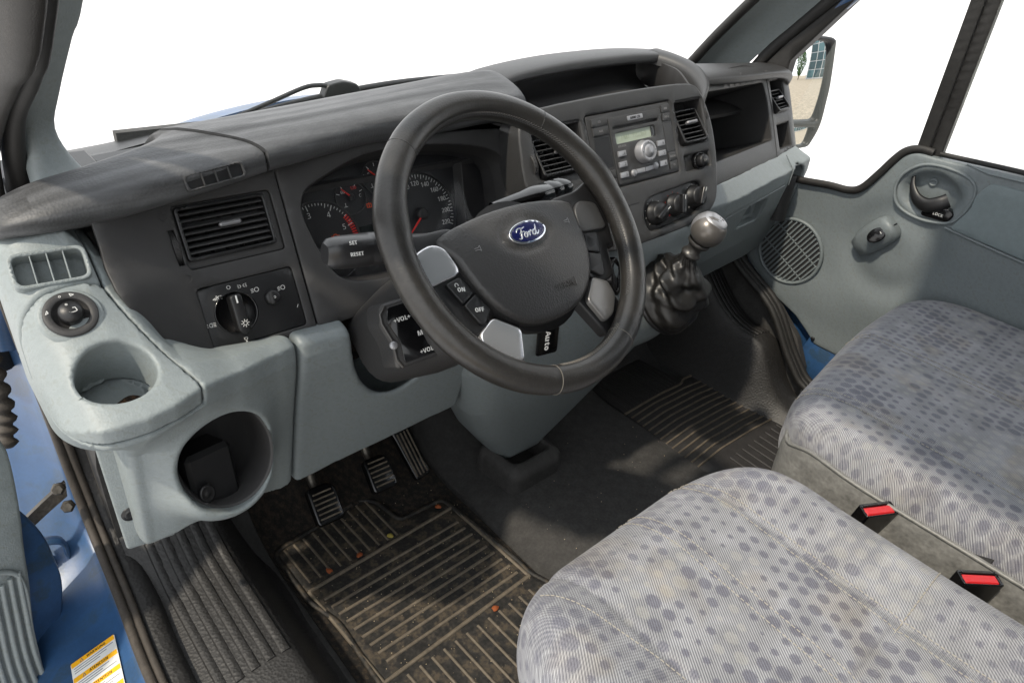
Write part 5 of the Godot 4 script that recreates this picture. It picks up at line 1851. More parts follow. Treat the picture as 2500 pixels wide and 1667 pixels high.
func build_seats():
	M.cloth = make_cloth()
	var t := thing("driver_chair", "light grey striped driver's seat with spotted cloth cushion", "seat")
	part("cushion", sdf_mesh(f_dseat, Vector3(-0.70, 0.36, 0.22), Vector3(-0.11, 0.58, 1.0), 0.0095), M.cloth, t)
	part("seat_base", panel(rrect(0.47, 0.66, 0.10, 6), [], 0.20, 0.02), M.vinyl, t, Transform3D(Basis(Vector3(1, 0, 0), Vector3(0, 0, -1), Vector3(0, 1, 0)), Vector3(-0.405, 0.385, 0.655)))
	for x in [-0.262, -0.282]:
		stitch_line(f_dseat, PackedVector2Array([Vector2(x, 0.245), Vector2(x - 0.002, 0.4), Vector2(x - 0.004, 0.62), Vector2(x, 0.8)]), t)
	for x in [-0.378, -0.398]:
		stitch_line(f_dseat, PackedVector2Array([Vector2(x, 0.245), Vector2(x - 0.004, 0.4), Vector2(x - 0.012, 0.62)]), t)
	stitch_line(f_dseat, v2([-0.585, 0.28, -0.565, 0.36, -0.54, 0.47, -0.53, 0.62]), t)
	stitch_line(f_dseat, v2([-0.155, 0.584, -0.28, 0.583, -0.40, 0.581, -0.53, 0.58]), t)
	var br := rrect(0.50, 0.66, 0.12, 6)
	part("backrest", panel(br, [], 0.10, 0.045, 0.04, func(q: Vector2) -> float: return 0.03 * sstep(0.14, 0.23, absf(q.x))), M.cloth, t, Transform3D(Basis(Vector3(1, 0, 0), Vector3(0, 0.97, 0.24), Vector3(0, -0.24, 0.97)).orthonormalized() * Basis(Vector3(0, 1, 0), PI), Vector3(-0.405, 0.80, 0.86)))
	# bench
	var b := thing("passenger_bench", "blue grey spotted passenger bench seat with pale vinyl side", "seat")
	part("cushion", sdf_mesh(f_pseat, Vector3(-0.02, 0.33, 0.10), Vector3(0.87, 0.56, 1.12), 0.0115), M.cloth, b)
	for x in [0.13, 0.155]:
		stitch_line(f_pseat, PackedVector2Array([Vector2(x, 0.24), Vector2(x - 0.004, 0.5), Vector2(x - 0.006, 0.9)]), b)
	for x in [0.43, 0.455]:
		stitch_line(f_pseat, PackedVector2Array([Vector2(x, 0.19), Vector2(x + 0.004, 0.5), Vector2(x + 0.01, 0.9)]), b)
	# vinyl skirt below the piping
	var path := []
	for q in [[0.60, 0.205], [0.40, 0.225], [0.22, 0.245], [0.12, 0.262], [0.052, 0.290], [0.019, 0.338], [0.008, 0.42], [0.008, 0.55], [0.010, 0.75], [0.012, 1.0]]:
		path.append(q)
	var rows := []
	var pipe := PackedVector3Array()
	for q in path:
		var c := Vector2(0.42, 0.62)
		var dir := (c - Vector2(q[0], q[1])).normalized()
		if q[1] > 0.3:
			dir = Vector2(1, 0)
		q = [q[0] - (0.012 if q[1] > 0.27 else 0.0), q[1] - (0.008 if q[1] < 0.3 else 0.0)]
		var yt := 0.478 - 0.035 * sstep(0.34, 0.26, q[1])
		pipe.append(Vector3(q[0], yt, q[1]))
		rows.append(v3([q[0] + dir.x * 0.006, yt + 0.001, q[1] + dir.y * 0.006, q[0] - 0.001, yt - 0.004, q[1], q[0] - dir.x * 0.004, 0.42, q[1] - dir.y * 0.004, q[0], 0.34, q[1], q[0] + dir.x * 0.012, 0.26, q[1] + dir.y * 0.012, q[0] + dir.x * 0.03, 0.12, q[1] + dir.y * 0.03]))
	part("vinyl_side", shell(rows, -0.008, 4, 3), M.vinyl, b)
	part("piping", tube(spline3(pipe, 5), 0.0035, 8), M.vinyl, b)
	part("backrest", panel(rrect(0.84, 0.66, 0.10, 6), [], 0.10, 0.045, 0.06), M.cloth, b, Transform3D(Basis(Vector3(0, 1, 0), PI), Vector3(0.43, 0.80, 1.06)))
	# belt buckles
	var bk := [[Vector3(-0.028, 0.480, 0.470), -28.0, 10.0, "seat belt buckle with red button standing between the seats, beside the bench piping"], [Vector3(-0.042, 0.482, 0.622), -40.0, 6.0, "seat belt buckle with a wide red button and a black strap, near the backrests"]]
	for q in bk:
		var bt := thing("belt_buckle", q[3], "buckle", Transform3D(Basis(Vector3.UP, deg_to_rad(q[1])) * Basis(Vector3(1, 0, 0), deg_to_rad(q[2])), q[0]), "belt buckles between the seats")
		var mb := MB.new()
		panel_into(mb, fillet(v2([-0.030, -0.012, 0.030, -0.012, 0.030, 0.012, -0.030, 0.012]), 0.004), [v2([-0.026, -0.009, 0.026, -0.009, 0.026, 0.006, -0.026, 0.006])], 0.09, 0.0015, 0.0, null, Transform3D(Basis(Vector3(1, 0, 0), Vector3(0, 0, -1), Vector3(0, 1, 0)), Vector3.ZERO))
		part("housing", mb.done(), M.gloss, bt)
		part("release_button", rbox(Vector3(0.051, 0.010, 0.0145), 0.002), M.red, bt, at(0, -0.0055, 0.0015))
		part("slot", rbox(Vector3(0.046, 0.003, 0.003), 0.0005), M.dark, bt, at(0, -0.0005, -0.0085))
	var strap := thing("belt_strap", "short black belt strap running behind the wide red buckle", "strap")
	part("webbing", shell([v3([-0.005, 0.465, 0.598, 0.002, 0.473, 0.622]), v3([0.02, 0.472, 0.602, 0.028, 0.482, 0.626]), v3([0.046, 0.486, 0.600, 0.056, 0.494, 0.622])], 0.003, 4, 2), M.seal, strap)

# ------------------------------------------------------------------ doors, pillars and bodywork
func build_doors():
	# passenger door: local x = towards the rear, y = up, z = into the cab
	var X := Transform3D(Basis(Vector3(0, 0, 1), Vector3(0, 1, 0), Vector3(-1, 0, 0)), Vector3(0.84, 0, 0))
	var t := thing("passenger_door", "grey moulded passenger door with black pull handle and round speaker grille", "door", X)
	var o := PackedVector2Array()
	for q in spline2(v2([-0.36, 0.45, -0.36, 0.60, -0.30, 0.632, -0.217, 0.634, -0.12, 0.648, -0.066, 0.652, -0.036, 0.668, -0.008, 0.712, 0.018, 0.762, 0.036, 0.785, 0.062, 0.798, 0.11, 0.80]), 4, false):
		o.append(q)
	for q in v2([0.2, 0.806, 0.4, 0.82, 0.7, 0.83, 1.0, 0.835, 1.0, 0.21, 0.3, 0.205, -0.005, 0.205, -0.03, 0.225, -0.085, 0.262, -0.16, 0.29, -0.26, 0.35, -0.34, 0.41]):
		o.append(q)
	var relief := func(q: Vector2) -> float:
		var z := 0.010 * sstep(0.52, 0.68, q.y) - 0.012 * sstep(0.40, 0.25, q.y)
		# dished flank between the front edge and the arm rest
		z -= 0.016 * sstep(0.10, -0.03, q.x) * sstep(0.30, 0.45, q.y)
		z -= 0.010 * exp(-pow((q - Vector2(0.09, 0.55)).length() / 0.10 - 1.0, 2) * 8.0)
		# handle bowl
		var e := ((q - Vector2(0.124, 0.718)) / Vector2(0.074, 0.052)).length()
		z -= 0.034 * sstep(1.0, 0.70, e)
		return z
	part("door_card", panel(o, [], 0.05, 0.006, 0.012, relief, 0.010), M.greydoor, t)
	part("handle_bezel", tube(spline3(v3([0.044, 0.705, 0.0085, 0.050, 0.745, 0.0095, 0.085, 0.778, 0.0095, 0.14, 0.786, 0.0095, 0.195, 0.775, 0.0095, 0.214, 0.742, 0.0095, 0.205, 0.69, 0.0095, 0.18, 0.664, 0.0095, 0.12, 0.654, 0.0085, 0.066, 0.668, 0.0085]), 5, true), 0.0042, 8, true), M.greydoor, t)
	# soft insert behind the handle
	var ins := fillet(v2([0.196, 0.657, 0.36, 0.646, 1.0, 0.61, 1.0, 0.81, 0.5, 0.797, 0.235, 0.783, 0.217, 0.75, 0.219, 0.715]), 0.010)
	part("door_insert", panel(ins, [], 0.02, 0.003, 0.03), M.greyins, t, at(0, 0, 0.0165))
	part("insert_ledge", tube(spline3(v3([0.185, 0.655, 0.0105, 0.30, 0.6455, 0.012, 0.42, 0.637, 0.012, 0.8, 0.615, 0.012]), 4), 0.0035, 8), M.greydoor, t)
	var bead := MB.new()
	tube_into(bead, v3([0.17, 0.805, 0.006, 0.22, 0.800, 0.012, 0.40, 0.812, 0.012, 0.8, 0.826, 0.012]), 0.0025, 6)
	part("sill_bead", bead.done(), M.greydoor, t)
	# window seal
	part("window_seal", tube(spline3(v3([-0.33, 0.634, 0.0, -0.217, 0.640, 0.0, -0.12, 0.655, 0.0, -0.066, 0.660, 0.0, -0.036, 0.676, 0.0, -0.010, 0.72, 0.0, 0.015, 0.77, 0.0, 0.034, 0.795, 0.0, 0.062, 0.807, 0.0, 0.092, 0.807, 0.0]), 4), 0.010, 8, false, 0.7, Vector3(0, 0, 1)), M.seal, t)
	part("window_seal", tube(spline3(v3([0.105, 0.808, -0.004, 0.3, 0.821, -0.004, 0.6, 0.834, -0.004, 1.0, 0.842, -0.004]), 4), 0.006, 8), M.seal, t)
	# divider bar of the quarter light
	var db := MB.new()
	panel_into(db, v2([0.050, 0.79, 0.078, 0.79, 0.030, 1.75, 0.002, 1.75]), [], 0.03, 0.003, 0.0, null, at(0, 0, -0.004))
	panel_into(db, v2([0.080, 0.79, 0.107, 0.79, 0.058, 1.75, 0.032, 1.75]), [], 0.02, 0.003, 0.0, null, at(0, 0, -0.010))
	part("divider_bar", db.done(), M.seal, t)
	# sloping front frame of the window
	part("window_frame", panel(v2([-0.40, 0.62, -0.33, 0.64, -0.33, 0.925, -0.215, 1.088, 0.25, 1.72, 0.21, 1.76, -0.27, 1.088, -0.40, 0.90]), [], 0.03, 0.004), M.seal, t, at(0, 0, 0.0))
	var glass := StandardMaterial3D.new()
	glass.albedo_color = Color(0.93, 0.97, 0.95, 0.04)
	glass.transparency = BaseMaterial3D.TRANSPARENCY_ALPHA
	glass.roughness = 0.0
	glass.metallic_specular = 0.15
	M.glass = glass
	part("window_pane", panel(v2([-0.33, 0.63, 0.06, 0.66, 0.06, 1.4, -0.215, 1.07]), [], 0.004, 0.0), glass, t, at(0, 0, -0.018))
	part("window_pane", panel(v2([0.09, 0.80, 1.0, 0.83, 1.0, 1.7, 0.06, 1.7]), [], 0.004, 0.0), glass, t, at(0, 0, -0.016))
	# pull handle in its bowl
	var hm := MB.new()
	var hp := spline3(v3([0.068, 0.748, -0.008, 0.078, 0.722, 0.002, 0.100, 0.699, 0.010, 0.128, 0.692, 0.014, 0.152, 0.704, 0.013, 0.166, 0.716, 0.006]), 6)
	var hr := PackedFloat32Array()
	for i in hp.size():
		var f := float(i) / (hp.size() - 1)
		hr.append(0.004 + 0.0135 * sstep(0.0, 0.65, f))
	tube_into(hm, hp, hr, 14, false, true, 0.5, Vector3(0, 0, 1))
	part("pull_handle", hm.done(), M.black, t)
	var lk := part("lock_tab", panel(fillet(v2([0.122, 0.664, 0.186, 0.668, 0.194, 0.690, 0.178, 0.700, 0.126, 0.690]), 0.009), [], 0.016, 0.003), M.gloss, t, at(0, 0, 0.014))
	text("LOCK", 0.0065, M.print, lk, at(0.160, 0.680, 0.0005), "bold")
	part("handle_screw", lathe([0.010, 0.0, 0.010, 0.002, 0.006, 0.003, 0.005, 0.001, 0.0, 0.001], 20), M.greydoor, t, at(0.112, 0.738, -0.0215))
	# window switch pod
	var pm := MB.new()
	var rows := []
	var axis := Vector3(0.055, 0.075, 0.0).normalized()
	for k in [[0.0, 0.004, 0.012], [0.004, 0.022, 0.020], [0.03, 0.033, 0.032], [0.07, 0.037, 0.044], [0.105, 0.036, 0.052], [0.120, 0.031, 0.054], [0.127, 0.020, 0.049], [0.128, 0.002, 0.042]]:
		var c: Vector3 = Vector3(0.005, 0.520, -0.012) + axis * k[0]
		var side := Vector3(axis.y, -axis.x, 0)
		var row := PackedVector3Array()
		for j in 24:
			var a := TAU * j / 24.0
			row.append(c + side * cos(a) * k[1] + Vector3(0, 0, 1) * (sin(a) * k[2] * 0.5 + k[2] * 0.45))
		rows.append(row)
	pm.grid(rows, true)
	var pod := part("switch_pod", pm.done(), M.greydoor, t)
	var sxf := Transform3D(Basis(Vector3(axis.y, -axis.x, 0), axis, Vector3(0, 0, 1)), Vector3(0.005, 0.520, 0.0) + axis * 0.086 + Vector3(0, 0, 0.0415))
	var sw := part("window_switch", panel(ellipse(0.017, 0.024, 28), [], 0.008, 0.003), M.gloss, pod, sxf * rot(Vector3(1, 0, 0), -14))
	part("switch_mark", rbox(Vector3(0.006, 0.002, 0.0006), 0.0002), M.print, sw, at(0, 0.012, 0.0003))
	# speaker grille
	var sp := Vector2(-0.163, 0.440)
	var gr := part("speaker_grille", lathe([0.098, -0.004, 0.098, 0.002, 0.094, 0.004, 0.090, 0.0025, 0.0885, -0.002], 48), M.grille, t, at(sp.x, sp.y, -0.006))
	part("speaker_back", lathe([0.089, -0.0016, 0.0, -0.0016], 40), M.dark, gr)
	for i in 15:
		var y := -0.082 + 0.164 * i / 14.0
		var hl := sqrt(0.0885 * 0.0885 - y * y)
		part("grille_bar", rbox(Vector3(2.0 * hl, 0.0048, 0.005), 0.001), M.grille, gr, rot(Vector3(0, 0, 1), 62) * at(0, y, 0.0005))
	for y in [-0.03, 0.03]:
		part("grille_rib", rbox(Vector3(0.003, 0.16, 0.003), 0.0006), M.grille, gr, rot(Vector3(0, 0, 1), 62) * at(y, 0, -0.0005))
	part("door_screw", lathe([0.006, 0.0, 0.006, 0.002, 0.004, 0.003, 0.0, 0.0025], 16), M.black, t, at(-0.012, 0.222, -0.010))
	# blue door shell showing below the card
	part("door_skin", panel(v2([-0.40, 0.04, 1.0, 0.04, 1.0, 0.6, -0.40, 0.6]), [], 0.02, 0.003), M.blue, t, at(0, 0, -0.052))
	part("door_edge", panel(v2([-0.06, 0.05, 0.9, 0.05, 0.9, 0.24, -0.02, 0.24]), [], 0.01, 0.003), M.blue, t, at(0, 0, -0.016))

	# open driver's door
	var DX := frame(Vector3(-1.022, 0.40, -0.355), 4, 22)
	var dd := thing("driver_door", "open driver's door edge with grey ribbed pocket beside the blue sill", "door", DX)
	var ed := spline2(v2([0.000, 0.16, 0.016, 0.105, 0.017, 0.07, 0.004, -0.01, -0.012, -0.08, -0.026, -0.15, -0.046, -0.22, -0.060, -0.30, -0.066, -0.42]), 4, false)
	var co := PackedVector2Array(ed)
	co.append_array(v2([-0.35, -0.42, -0.35, 0.20, -0.04, 0.20]))
	part("door_card", panel(co, [], 0.03, 0.008, 0.02), M.grey, dd)
	for i in 9:
		var x0 := -0.055 - i * 0.0125
		part("pocket_rib", tube(spline3(PackedVector3Array([Vector3(x0 + 0.020, -0.105 - i * 0.001, 0.002), Vector3(x0 + 0.008, -0.17, 0.0035), Vector3(x0 - 0.006, -0.26, 0.0035), Vector3(x0 - 0.012, -0.36, 0.003)]), 4), 0.0042, 8), M.grey, dd)
	part("rib_border", tube(spline3(v3([-0.10, -0.06, 0.001, -0.045, -0.095, 0.002, -0.036, -0.14, 0.002, -0.052, -0.22, 0.002, -0.066, -0.32, 0.002]), 5), 0.004, 8), M.grey, dd)
	part("door_shell", panel(fillet(v2([-0.35, -0.46, -0.03, -0.46, -0.005, -0.33, 0.035, -0.22, 0.036, -0.12, 0.02, -0.05, -0.01, 0.02, -0.35, 0.02]), 0.03), [], 0.025, 0.006), M.blue, dd, at(0, 0, -0.042))

func sweep_rows(path: PackedVector3Array, offs: Array) -> Array:
	# carries a flat profile of (outwards, up) offsets along a path; outwards is away from the cab
	var rows := []
	for i in path.size():
		var r := PackedVector3Array()
		var steep := sstep(0.18, 0.45, path[i].y)
		var out := Vector3(-1, 0, 0).lerp(Vector3(-0.8, 0, -0.6), steep)
		var up := Vector3(0, 1, 0).lerp(Vector3(-0.3, 0.3, 0.9), steep).normalized()
		for q in offs:
			r.append(path[i] + out * q[0] + up * q[1])
		rows.append(r)
	return rows

var BODY: Node3D

func build_body():
	var t := thing("van_body", "blue painted van body round the cab with roof and door sill", "van")
	BODY = t
	var sill := spline3(v3([-0.915, 0.155, 1.3, -0.918, 0.155, 0.4, -0.917, 0.155, -0.1, -0.908, 0.16, -0.31, -0.904, 0.185, -0.44, -0.905, 0.27, -0.505, -0.91, 0.40, -0.515, -0.918, 0.60, -0.50, -0.925, 0.78, -0.47]), 5)
	part("door_sill", shell(sweep_rows(sill, [[0.030, -0.004], [0.042, 0.0], [0.062, -0.022], [0.11, -0.048], [0.15, -0.060], [0.20, -0.11], [0.21, -0.25]]), 0.004, 1, 3), M.blue, t)
	part("step_trim", shell(sweep_rows(sill, [[-0.026, -0.035], [-0.016, -0.008], [0.0, 0.0], [0.016, -0.004], [0.022, -0.02]]), 0.004, 1, 3), M.rubber, t)
	var seal := thing("door_seal", "dusty ribbed rubber seal along the driver's door sill", "seal")
	for k in [[0.020, 0.004, 0.0065], [0.0335, 0.006, 0.0075]]:
		var p := PackedVector3Array()
		for r in sweep_rows(sill, [[k[0], k[1]]]):
			p.append(r[0])
		part("seal_lip", tube(p, k[2], 10), M.sealdust, seal)
	# left pillar
	var pl := thing("pillar_trim", "grey windscreen pillar trim beside the open driver's door", "pillar trim")
	var rows := []
	for k in [[-0.850, 0.835, -0.385, 0.042, 0.022], [-0.860, 0.862, -0.408, 0.029, 0.020], [-0.866, 0.905, -0.412, 0.019, 0.022], [-0.858, 0.96, -0.375, 0.019, 0.024], [-0.846, 1.03, -0.315, 0.020, 0.025], [-0.835, 1.09, -0.262, 0.021, 0.026], [-0.80, 1.40, 0.0, 0.02, 0.03], [-0.77, 1.70, 0.24, 0.02, 0.03]]:
		rows.append(ring_section(Vector3(k[0], k[1], k[2]), Vector3(0.93, 0, -0.36), Vector3(0.36 * 0.7, 0.6, 0.7).normalized(), k[3], k[4], k[4], 20))
	var mb := MB.new()
	var fine := []
	for j in 20:
		var col := PackedVector3Array()
		for r in rows:
			col.append(r[j])
		var sc := spline3(col, 4)
		for i in sc.size():
			if fine.size() <= i:
				fine.append(PackedVector3Array())
			fine[i].append(sc[i])
	mb.grid(fine, true)
	part("trim", mb.done(), M.grey, pl)
	var ps := thing("pillar_seal", "black rubber door seal up the driver's windscreen pillar", "seal")
	part("seal_band", tube(spline3(v3([-0.904, 0.74, -0.46, -0.899, 0.80, -0.455, -0.896, 0.885, -0.415, -0.895, 0.96, -0.335, -0.890, 1.03, -0.215, -0.886, 1.110, -0.105, -0.85, 1.5, 0.25]), 5), 0.016, 12, false, 0.6, Vector3(-0.8, 0, 0.6)), M.seal, ps)
	part("seal_band", tube(spline3(v3([-0.934, 0.76, -0.44, -0.926, 0.88, -0.42, -0.917, 0.97, -0.31, -0.911, 1.03, -0.205, -0.905, 1.120, -0.055, -0.88, 1.5, 0.26]), 5), 0.018, 12, false, 0.6, Vector3(-0.8, 0, 0.6)), M.seal2, ps)
	part("post", tube(spline3(v3([-0.985, 0.5, -0.60, -0.985, 0.85, -0.56, -0.975, 1.0, -0.42, -0.965, 1.15, -0.22, -0.94, 1.5, 0.16]), 5), 0.042, 12), M.seal2, ps)
	part("post", tube(spline3(v3([-0.955, 0.55, -0.56, -0.95, 0.80, -0.54, -0.945, 0.95, -0.44, -0.935, 1.10, -0.24, -0.91, 1.5, 0.18]), 5), 0.03, 12), M.blue, ps)
	# right pillar
	var pr := thing("pillar_trim", "grey windscreen pillar trim above the passenger end of the dashboard", "pillar trim")
	part("trim", shell([v3([0.76, 0.80, -0.60, 0.80, 0.81, -0.575, 0.825, 0.835, -0.52, 0.838, 0.85, -0.47]), v3([0.755, 0.90, -0.535, 0.80, 0.908, -0.515, 0.825, 0.915, -0.465, 0.838, 0.92, -0.425]), v3([0.74, 1.07, -0.395, 0.785, 1.08, -0.365, 0.815, 1.085, -0.315, 0.83, 1.09, -0.28]), v3([0.66, 1.70, 0.17, 0.70, 1.72, 0.20, 0.73, 1.74, 0.25, 0.75, 1.75, 0.29])], -0.006, 5, 4), M.grey, pr)
	part("edge_band", tube(spline3(v3([0.752, 0.79, -0.625, 0.75, 0.90, -0.552, 0.735, 1.07, -0.412, 0.655, 1.70, 0.15]), 5), 0.014, 8), M.seal, pr)
	part("rear_seal", tube(spline3(v3([0.842, 0.80, -0.46, 0.842, 0.92, -0.405, 0.834, 1.09, -0.262, 0.755, 1.75, 0.31]), 5), 0.016, 10, false, 0.7, Vector3(1, 0, 0)), M.seal, pr)
	part("blue_post", tube(spline3(v3([0.862, 0.75, -0.43, 0.860, 0.92, -0.372, 0.852, 1.09, -0.232, 0.78, 1.75, 0.35]), 5), 0.018, 10, false, 0.8, Vector3(1, 0, 0)), M.blue, pr)
	# footwell edge at the passenger door
	var fs := thing("footwell_seal", "dark rubber seal down the front edge of the passenger footwell", "seal")
	for k in [[0.0, 0.010], [0.022, 0.008], [0.040, 0.010]]:
		part("seal_lip", tube(spline3(v3([0.805 - k[0], 0.46, -0.36, 0.812 - k[0], 0.37, -0.268, 0.815 - k[0], 0.29, -0.13, 0.815 - k[0], 0.16, -0.02, 0.815 - k[0], 0.10, 0.08, 0.815 - k[0], 0.08, 0.4]), 5), k[1], 8), M.seal, fs)
	part("footwell_side", panel(v2([-0.80, 0.0, 0.03, 0.0, 0.0, 0.13, -0.05, 0.21, -0.13, 0.275, -0.27, 0.35, -0.36, 0.46, -0.36, 0.72, -0.80, 0.75]), [], 0.02, 0.002), M.floorm, t, Transform3D(Basis(Vector3(0, 0, 1), Vector3(0, 1, 0), Vector3(-1, 0, 0)), Vector3(0.832, 0, 0)))
	part("footwell_side", panel(v2([-0.80, 0.0, -0.42, 0.0, -0.42, 0.36, -0.36, 0.46, -0.36, 0.72, -0.80, 0.75]), [], 0.02, 0.002), M.floorm, t, Transform3D(Basis(Vector3(0, 0, -1), Vector3(0, 1, 0), Vector3(1, 0, 0)) * Basis.from_scale(Vector3(-1, 1, 1)), Vector3(-0.885, 0, 0)))
	# roof and bulkhead that shade the cab
	part("roof", shell([v3([-0.80, 1.72, 0.20, -0.86, 1.73, 0.9, -0.86, 1.73, 1.6]), v3([-0.40, 1.80, 0.14, -0.42, 1.82, 0.9, -0.42, 1.82, 1.6]), v3([0.0, 1.82, 0.12, 0.0, 1.84, 0.9, 0.0, 1.84, 1.6]), v3([0.40, 1.80, 0.14, 0.42, 1.82, 0.9, 0.42, 1.82, 1.6]), v3([0.76, 1.72, 0.20, 0.82, 1.73, 0.9, 0.82, 1.73, 1.6])], 0.03, 3, 3), M.greydoor, t)
	part("bulkhead", rbox(Vector3(1.80, 1.9, 0.03), 0.005), M.greydoor, t, at(0, 0.85, 1.6))
	part("side_panel", rbox(Vector3(0.03, 1.7, 0.62), 0.005), M.blue, t, at(0.89, 0.9, 1.3))
	# windscreen
	var ws := thing("windscreen", "clear sloping windscreen over the dashboard", "windscreen")
	rows = []
	for x in [-0.84, -0.45, 0.0, 0.40, 0.75]:
		var e: float = 0.14 * x * x
		rows.append(v3([x, 0.79, -0.735 + e, x, 1.05, -0.50 + e, x * 0.96, 1.76, 0.12 + e]))
	part("glass", shell(rows, 0.005, 4, 3), M.glass, ws)

# ------------------------------------------------------------------ mats and pedals
func build_mats():
	var t := thing("driver_mat", "muddy brown ribbed rubber mat under the pedals", "mat")
	var o := fillet(v2([-0.652, -0.375, -0.43, -0.402, -0.402, -0.375, -0.392, -0.296, -0.275, -0.292, -0.250, -0.05, -0.252, -0.015, -0.235, 0.03, -0.235, 0.42, -0.66, 0.42, -0.634, 0.02, -0.628, -0.15, -0.650, -0.225]), 0.018)
	var fo := PackedVector2Array()
	for q in o:
		fo.append(Vector2(q.x, -q.y))
	var F := Transform3D(Basis(Vector3(1, 0, 0), Vector3(0, 0, -1), Vector3(0, 1, 0)), Vector3(0, 0.012, 0))
	part("sheet", panel(fo, [], 0.006, 0.002, 0.03), M.mat, t, F)
	var edge := PackedVector3Array()
	for q in ccw(fo):
		edge.append(F * Vector3(q.x, q.y, 0.0005))
	part("raised_border", tube(edge, 0.006, 6, true, 0.6, Vector3.UP), M.mat, t)
	var rib := func(a: Vector2, b: Vector2, r: float) -> void:
		var p := PackedVector3Array([Vector3(a.x, 0.012, a.y), Vector3(a.x, 0.0125, a.y).lerp(Vector3(b.x, 0.0125, b.y), 0.5), Vector3(b.x, 0.012, b.y)])
		part("ridge", tube(p, r, 6, false, 0.75, Vector3.UP), M.matr, t)
	for i in 9:
		var z := -0.212 + 0.0232 * i
		rib.call(Vector2(-0.625 + 0.003 * i, z), Vector2(-0.288 + 0.002 * i, z - 0.003), 0.0036)
	for e in [[-0.640, -0.246, -0.272, -0.258], [-0.628, 0.006, -0.256, -0.008], [-0.64, -0.246, -0.626, 0.004], [-0.272, -0.258, -0.258, -0.01]]:
		rib.call(Vector2(e[0], e[1]), Vector2(e[2], e[3]), 0.0045)
	for i in 10:
		var x := -0.632 + 0.0232 * i
		rib.call(Vector2(x, -0.368 - 0.0028 * i), Vector2(x + 0.005, -0.264), 0.0030)
	for i in 13:
		var x := -0.612 + 0.0275 * i
		rib.call(Vector2(x, 0.018), Vector2(x + 0.006, 0.16), 0.0032)
	for i in 5:
		rib.call(Vector2(-0.258, 0.03 + 0.02 * i), Vector2(-0.31 + 0.012 * i, 0.05 + 0.022 * i), 0.003)
		rib.call(Vector2(-0.605, 0.17 + 0.02 * i), Vector2(-0.27, 0.17 + 0.02 * i), 0.003)
	# leaves and crumbs caught in the ridges
	var rng := RandomNumberGenerator.new()
	rng.seed = 5
	var leafm := smat(Color(0.50, 0.25, 0.10), 0.8)
	var k := 0
	for q in [[-0.515, -0.262, "bright orange dry leaf at the end of the short mat ridges"], [-0.435, -0.268, "olive leaf scrap near the notch of the muddy mat"], [-0.585, -0.264, "small dull leaf near the wheel arch end of the mat ridges"], [-0.37, 0.012, "orange leaf crumb on the mat beside the seat front"], [-0.30, -0.275, "reddish leaf flake at the mat corner next to the console"]]:
		var lf := thing("dry_leaf", q[2], "leaf", at(q[0], 0.0165, q[1]) * rot(Vector3.UP, rng.randf_range(0, 360)), "dry leaves on the driver's mat")
		part("blade", shell([v3([-0.006, 0.0, -0.004, -0.006, 0.002, 0.0, -0.006, 0.0, 0.004]), v3([0.0, 0.002, -0.006, 0.0, 0.005, 0.0, 0.0, 0.001, 0.006]), v3([0.007, 0.001, -0.002, 0.008, 0.002, 0.0, 0.007, 0.0, 0.002])], 0.0006, 2, 2), leafm if k != 1 else smat(Color(0.55, 0.50, 0.22), 0.8), lf)
		k += 1
	var cr := MB.new()
	for i in 260:
		var x := rng.randf_range(-0.64, -0.25)
		var z := rng.randf_range(-0.38, 0.12)
		var s := rng.randf_range(0.0006, 0.0019)
		box_into(cr, Vector3(s, s, s), s * 0.3, at(x, 0.0135, z) * rot(Vector3(rng.randf(), rng.randf(), rng.randf() + 0.1), rng.randf_range(0, 180)))
	for i in 60:
		var x := rng.randf_range(-0.15, 0.34)
		var z := rng.randf_range(-0.25, 0.15)
		var s := rng.randf_range(0.0006, 0.0022)
		box_into(cr, Vector3(s, s, s), s * 0.3, at(x, 0.0255, z) * rot(Vector3(rng.randf(), rng.randf(), rng.randf() + 0.1), rng.randf_range(0, 180)))
	var grit := thing("grit", "pale grit and crumbs scattered over the cab floor", "grit")
	part("crumbs", cr.done(), smat(Color(0.66, 0.60, 0.50), 0.9), grit)
	grit.set_meta("kind", "stuff")

	var pm := thing("passenger_mat", "black rubber mat with pale worn ridges in the passenger footwell", "mat")
	var po := fillet(v2([0.350, -0.40, 0.60, -0.42, 0.62, -0.262, 0.71, -0.258, 0.722, -0.24, 0.755, 0.02, 0.72, 0.30, 0.33, 0.30, 0.335, -0.02]), 0.02)
	var pf := PackedVector2Array()
	for q in po:
		pf.append(Vector2(q.x, -q.y))
	part("sheet", panel(pf, [], 0.006, 0.002, 0.04), M.matp, pm, F)
	for i in 12:
		var z := -0.228 + 0.0215 * i
		part("ridge", tube(v3([0.345 - 0.001 * i, 0.0125, z, 0.45, 0.013, z - 0.006, 0.60, 0.013, z + 0.0, 0.715 + 0.002 * i, 0.0125, z + 0.012]), 0.003, 6, false, 0.8, Vector3.UP), M.matr, pm)
	for i in 15:
		var x := 0.362 + 0.0165 * i
		part("ridge", tube(v3([x, 0.0125, -0.395, x + 0.002, 0.0125, -0.262]), 0.0024, 6, false, 0.8, Vector3.UP), M.matp, pm)
	part("ridge", tube(spline3(v3([0.34, 0.0125, -0.25, 0.50, 0.013, -0.252, 0.60, 0.013, -0.248, 0.635, 0.013, -0.258, 0.71, 0.0125, -0.252]), 4), 0.004, 6, false, 0.8, Vector3.UP), M.matr, pm)
	for i in 10:
		var x := 0.44 + 0.03 * i
		part("ridge", tube(v3([x, 0.0125, 0.04, x - 0.004, 0.0125, 0.24]), 0.004, 6, false, 0.8, Vector3.UP), M.matp, pm)

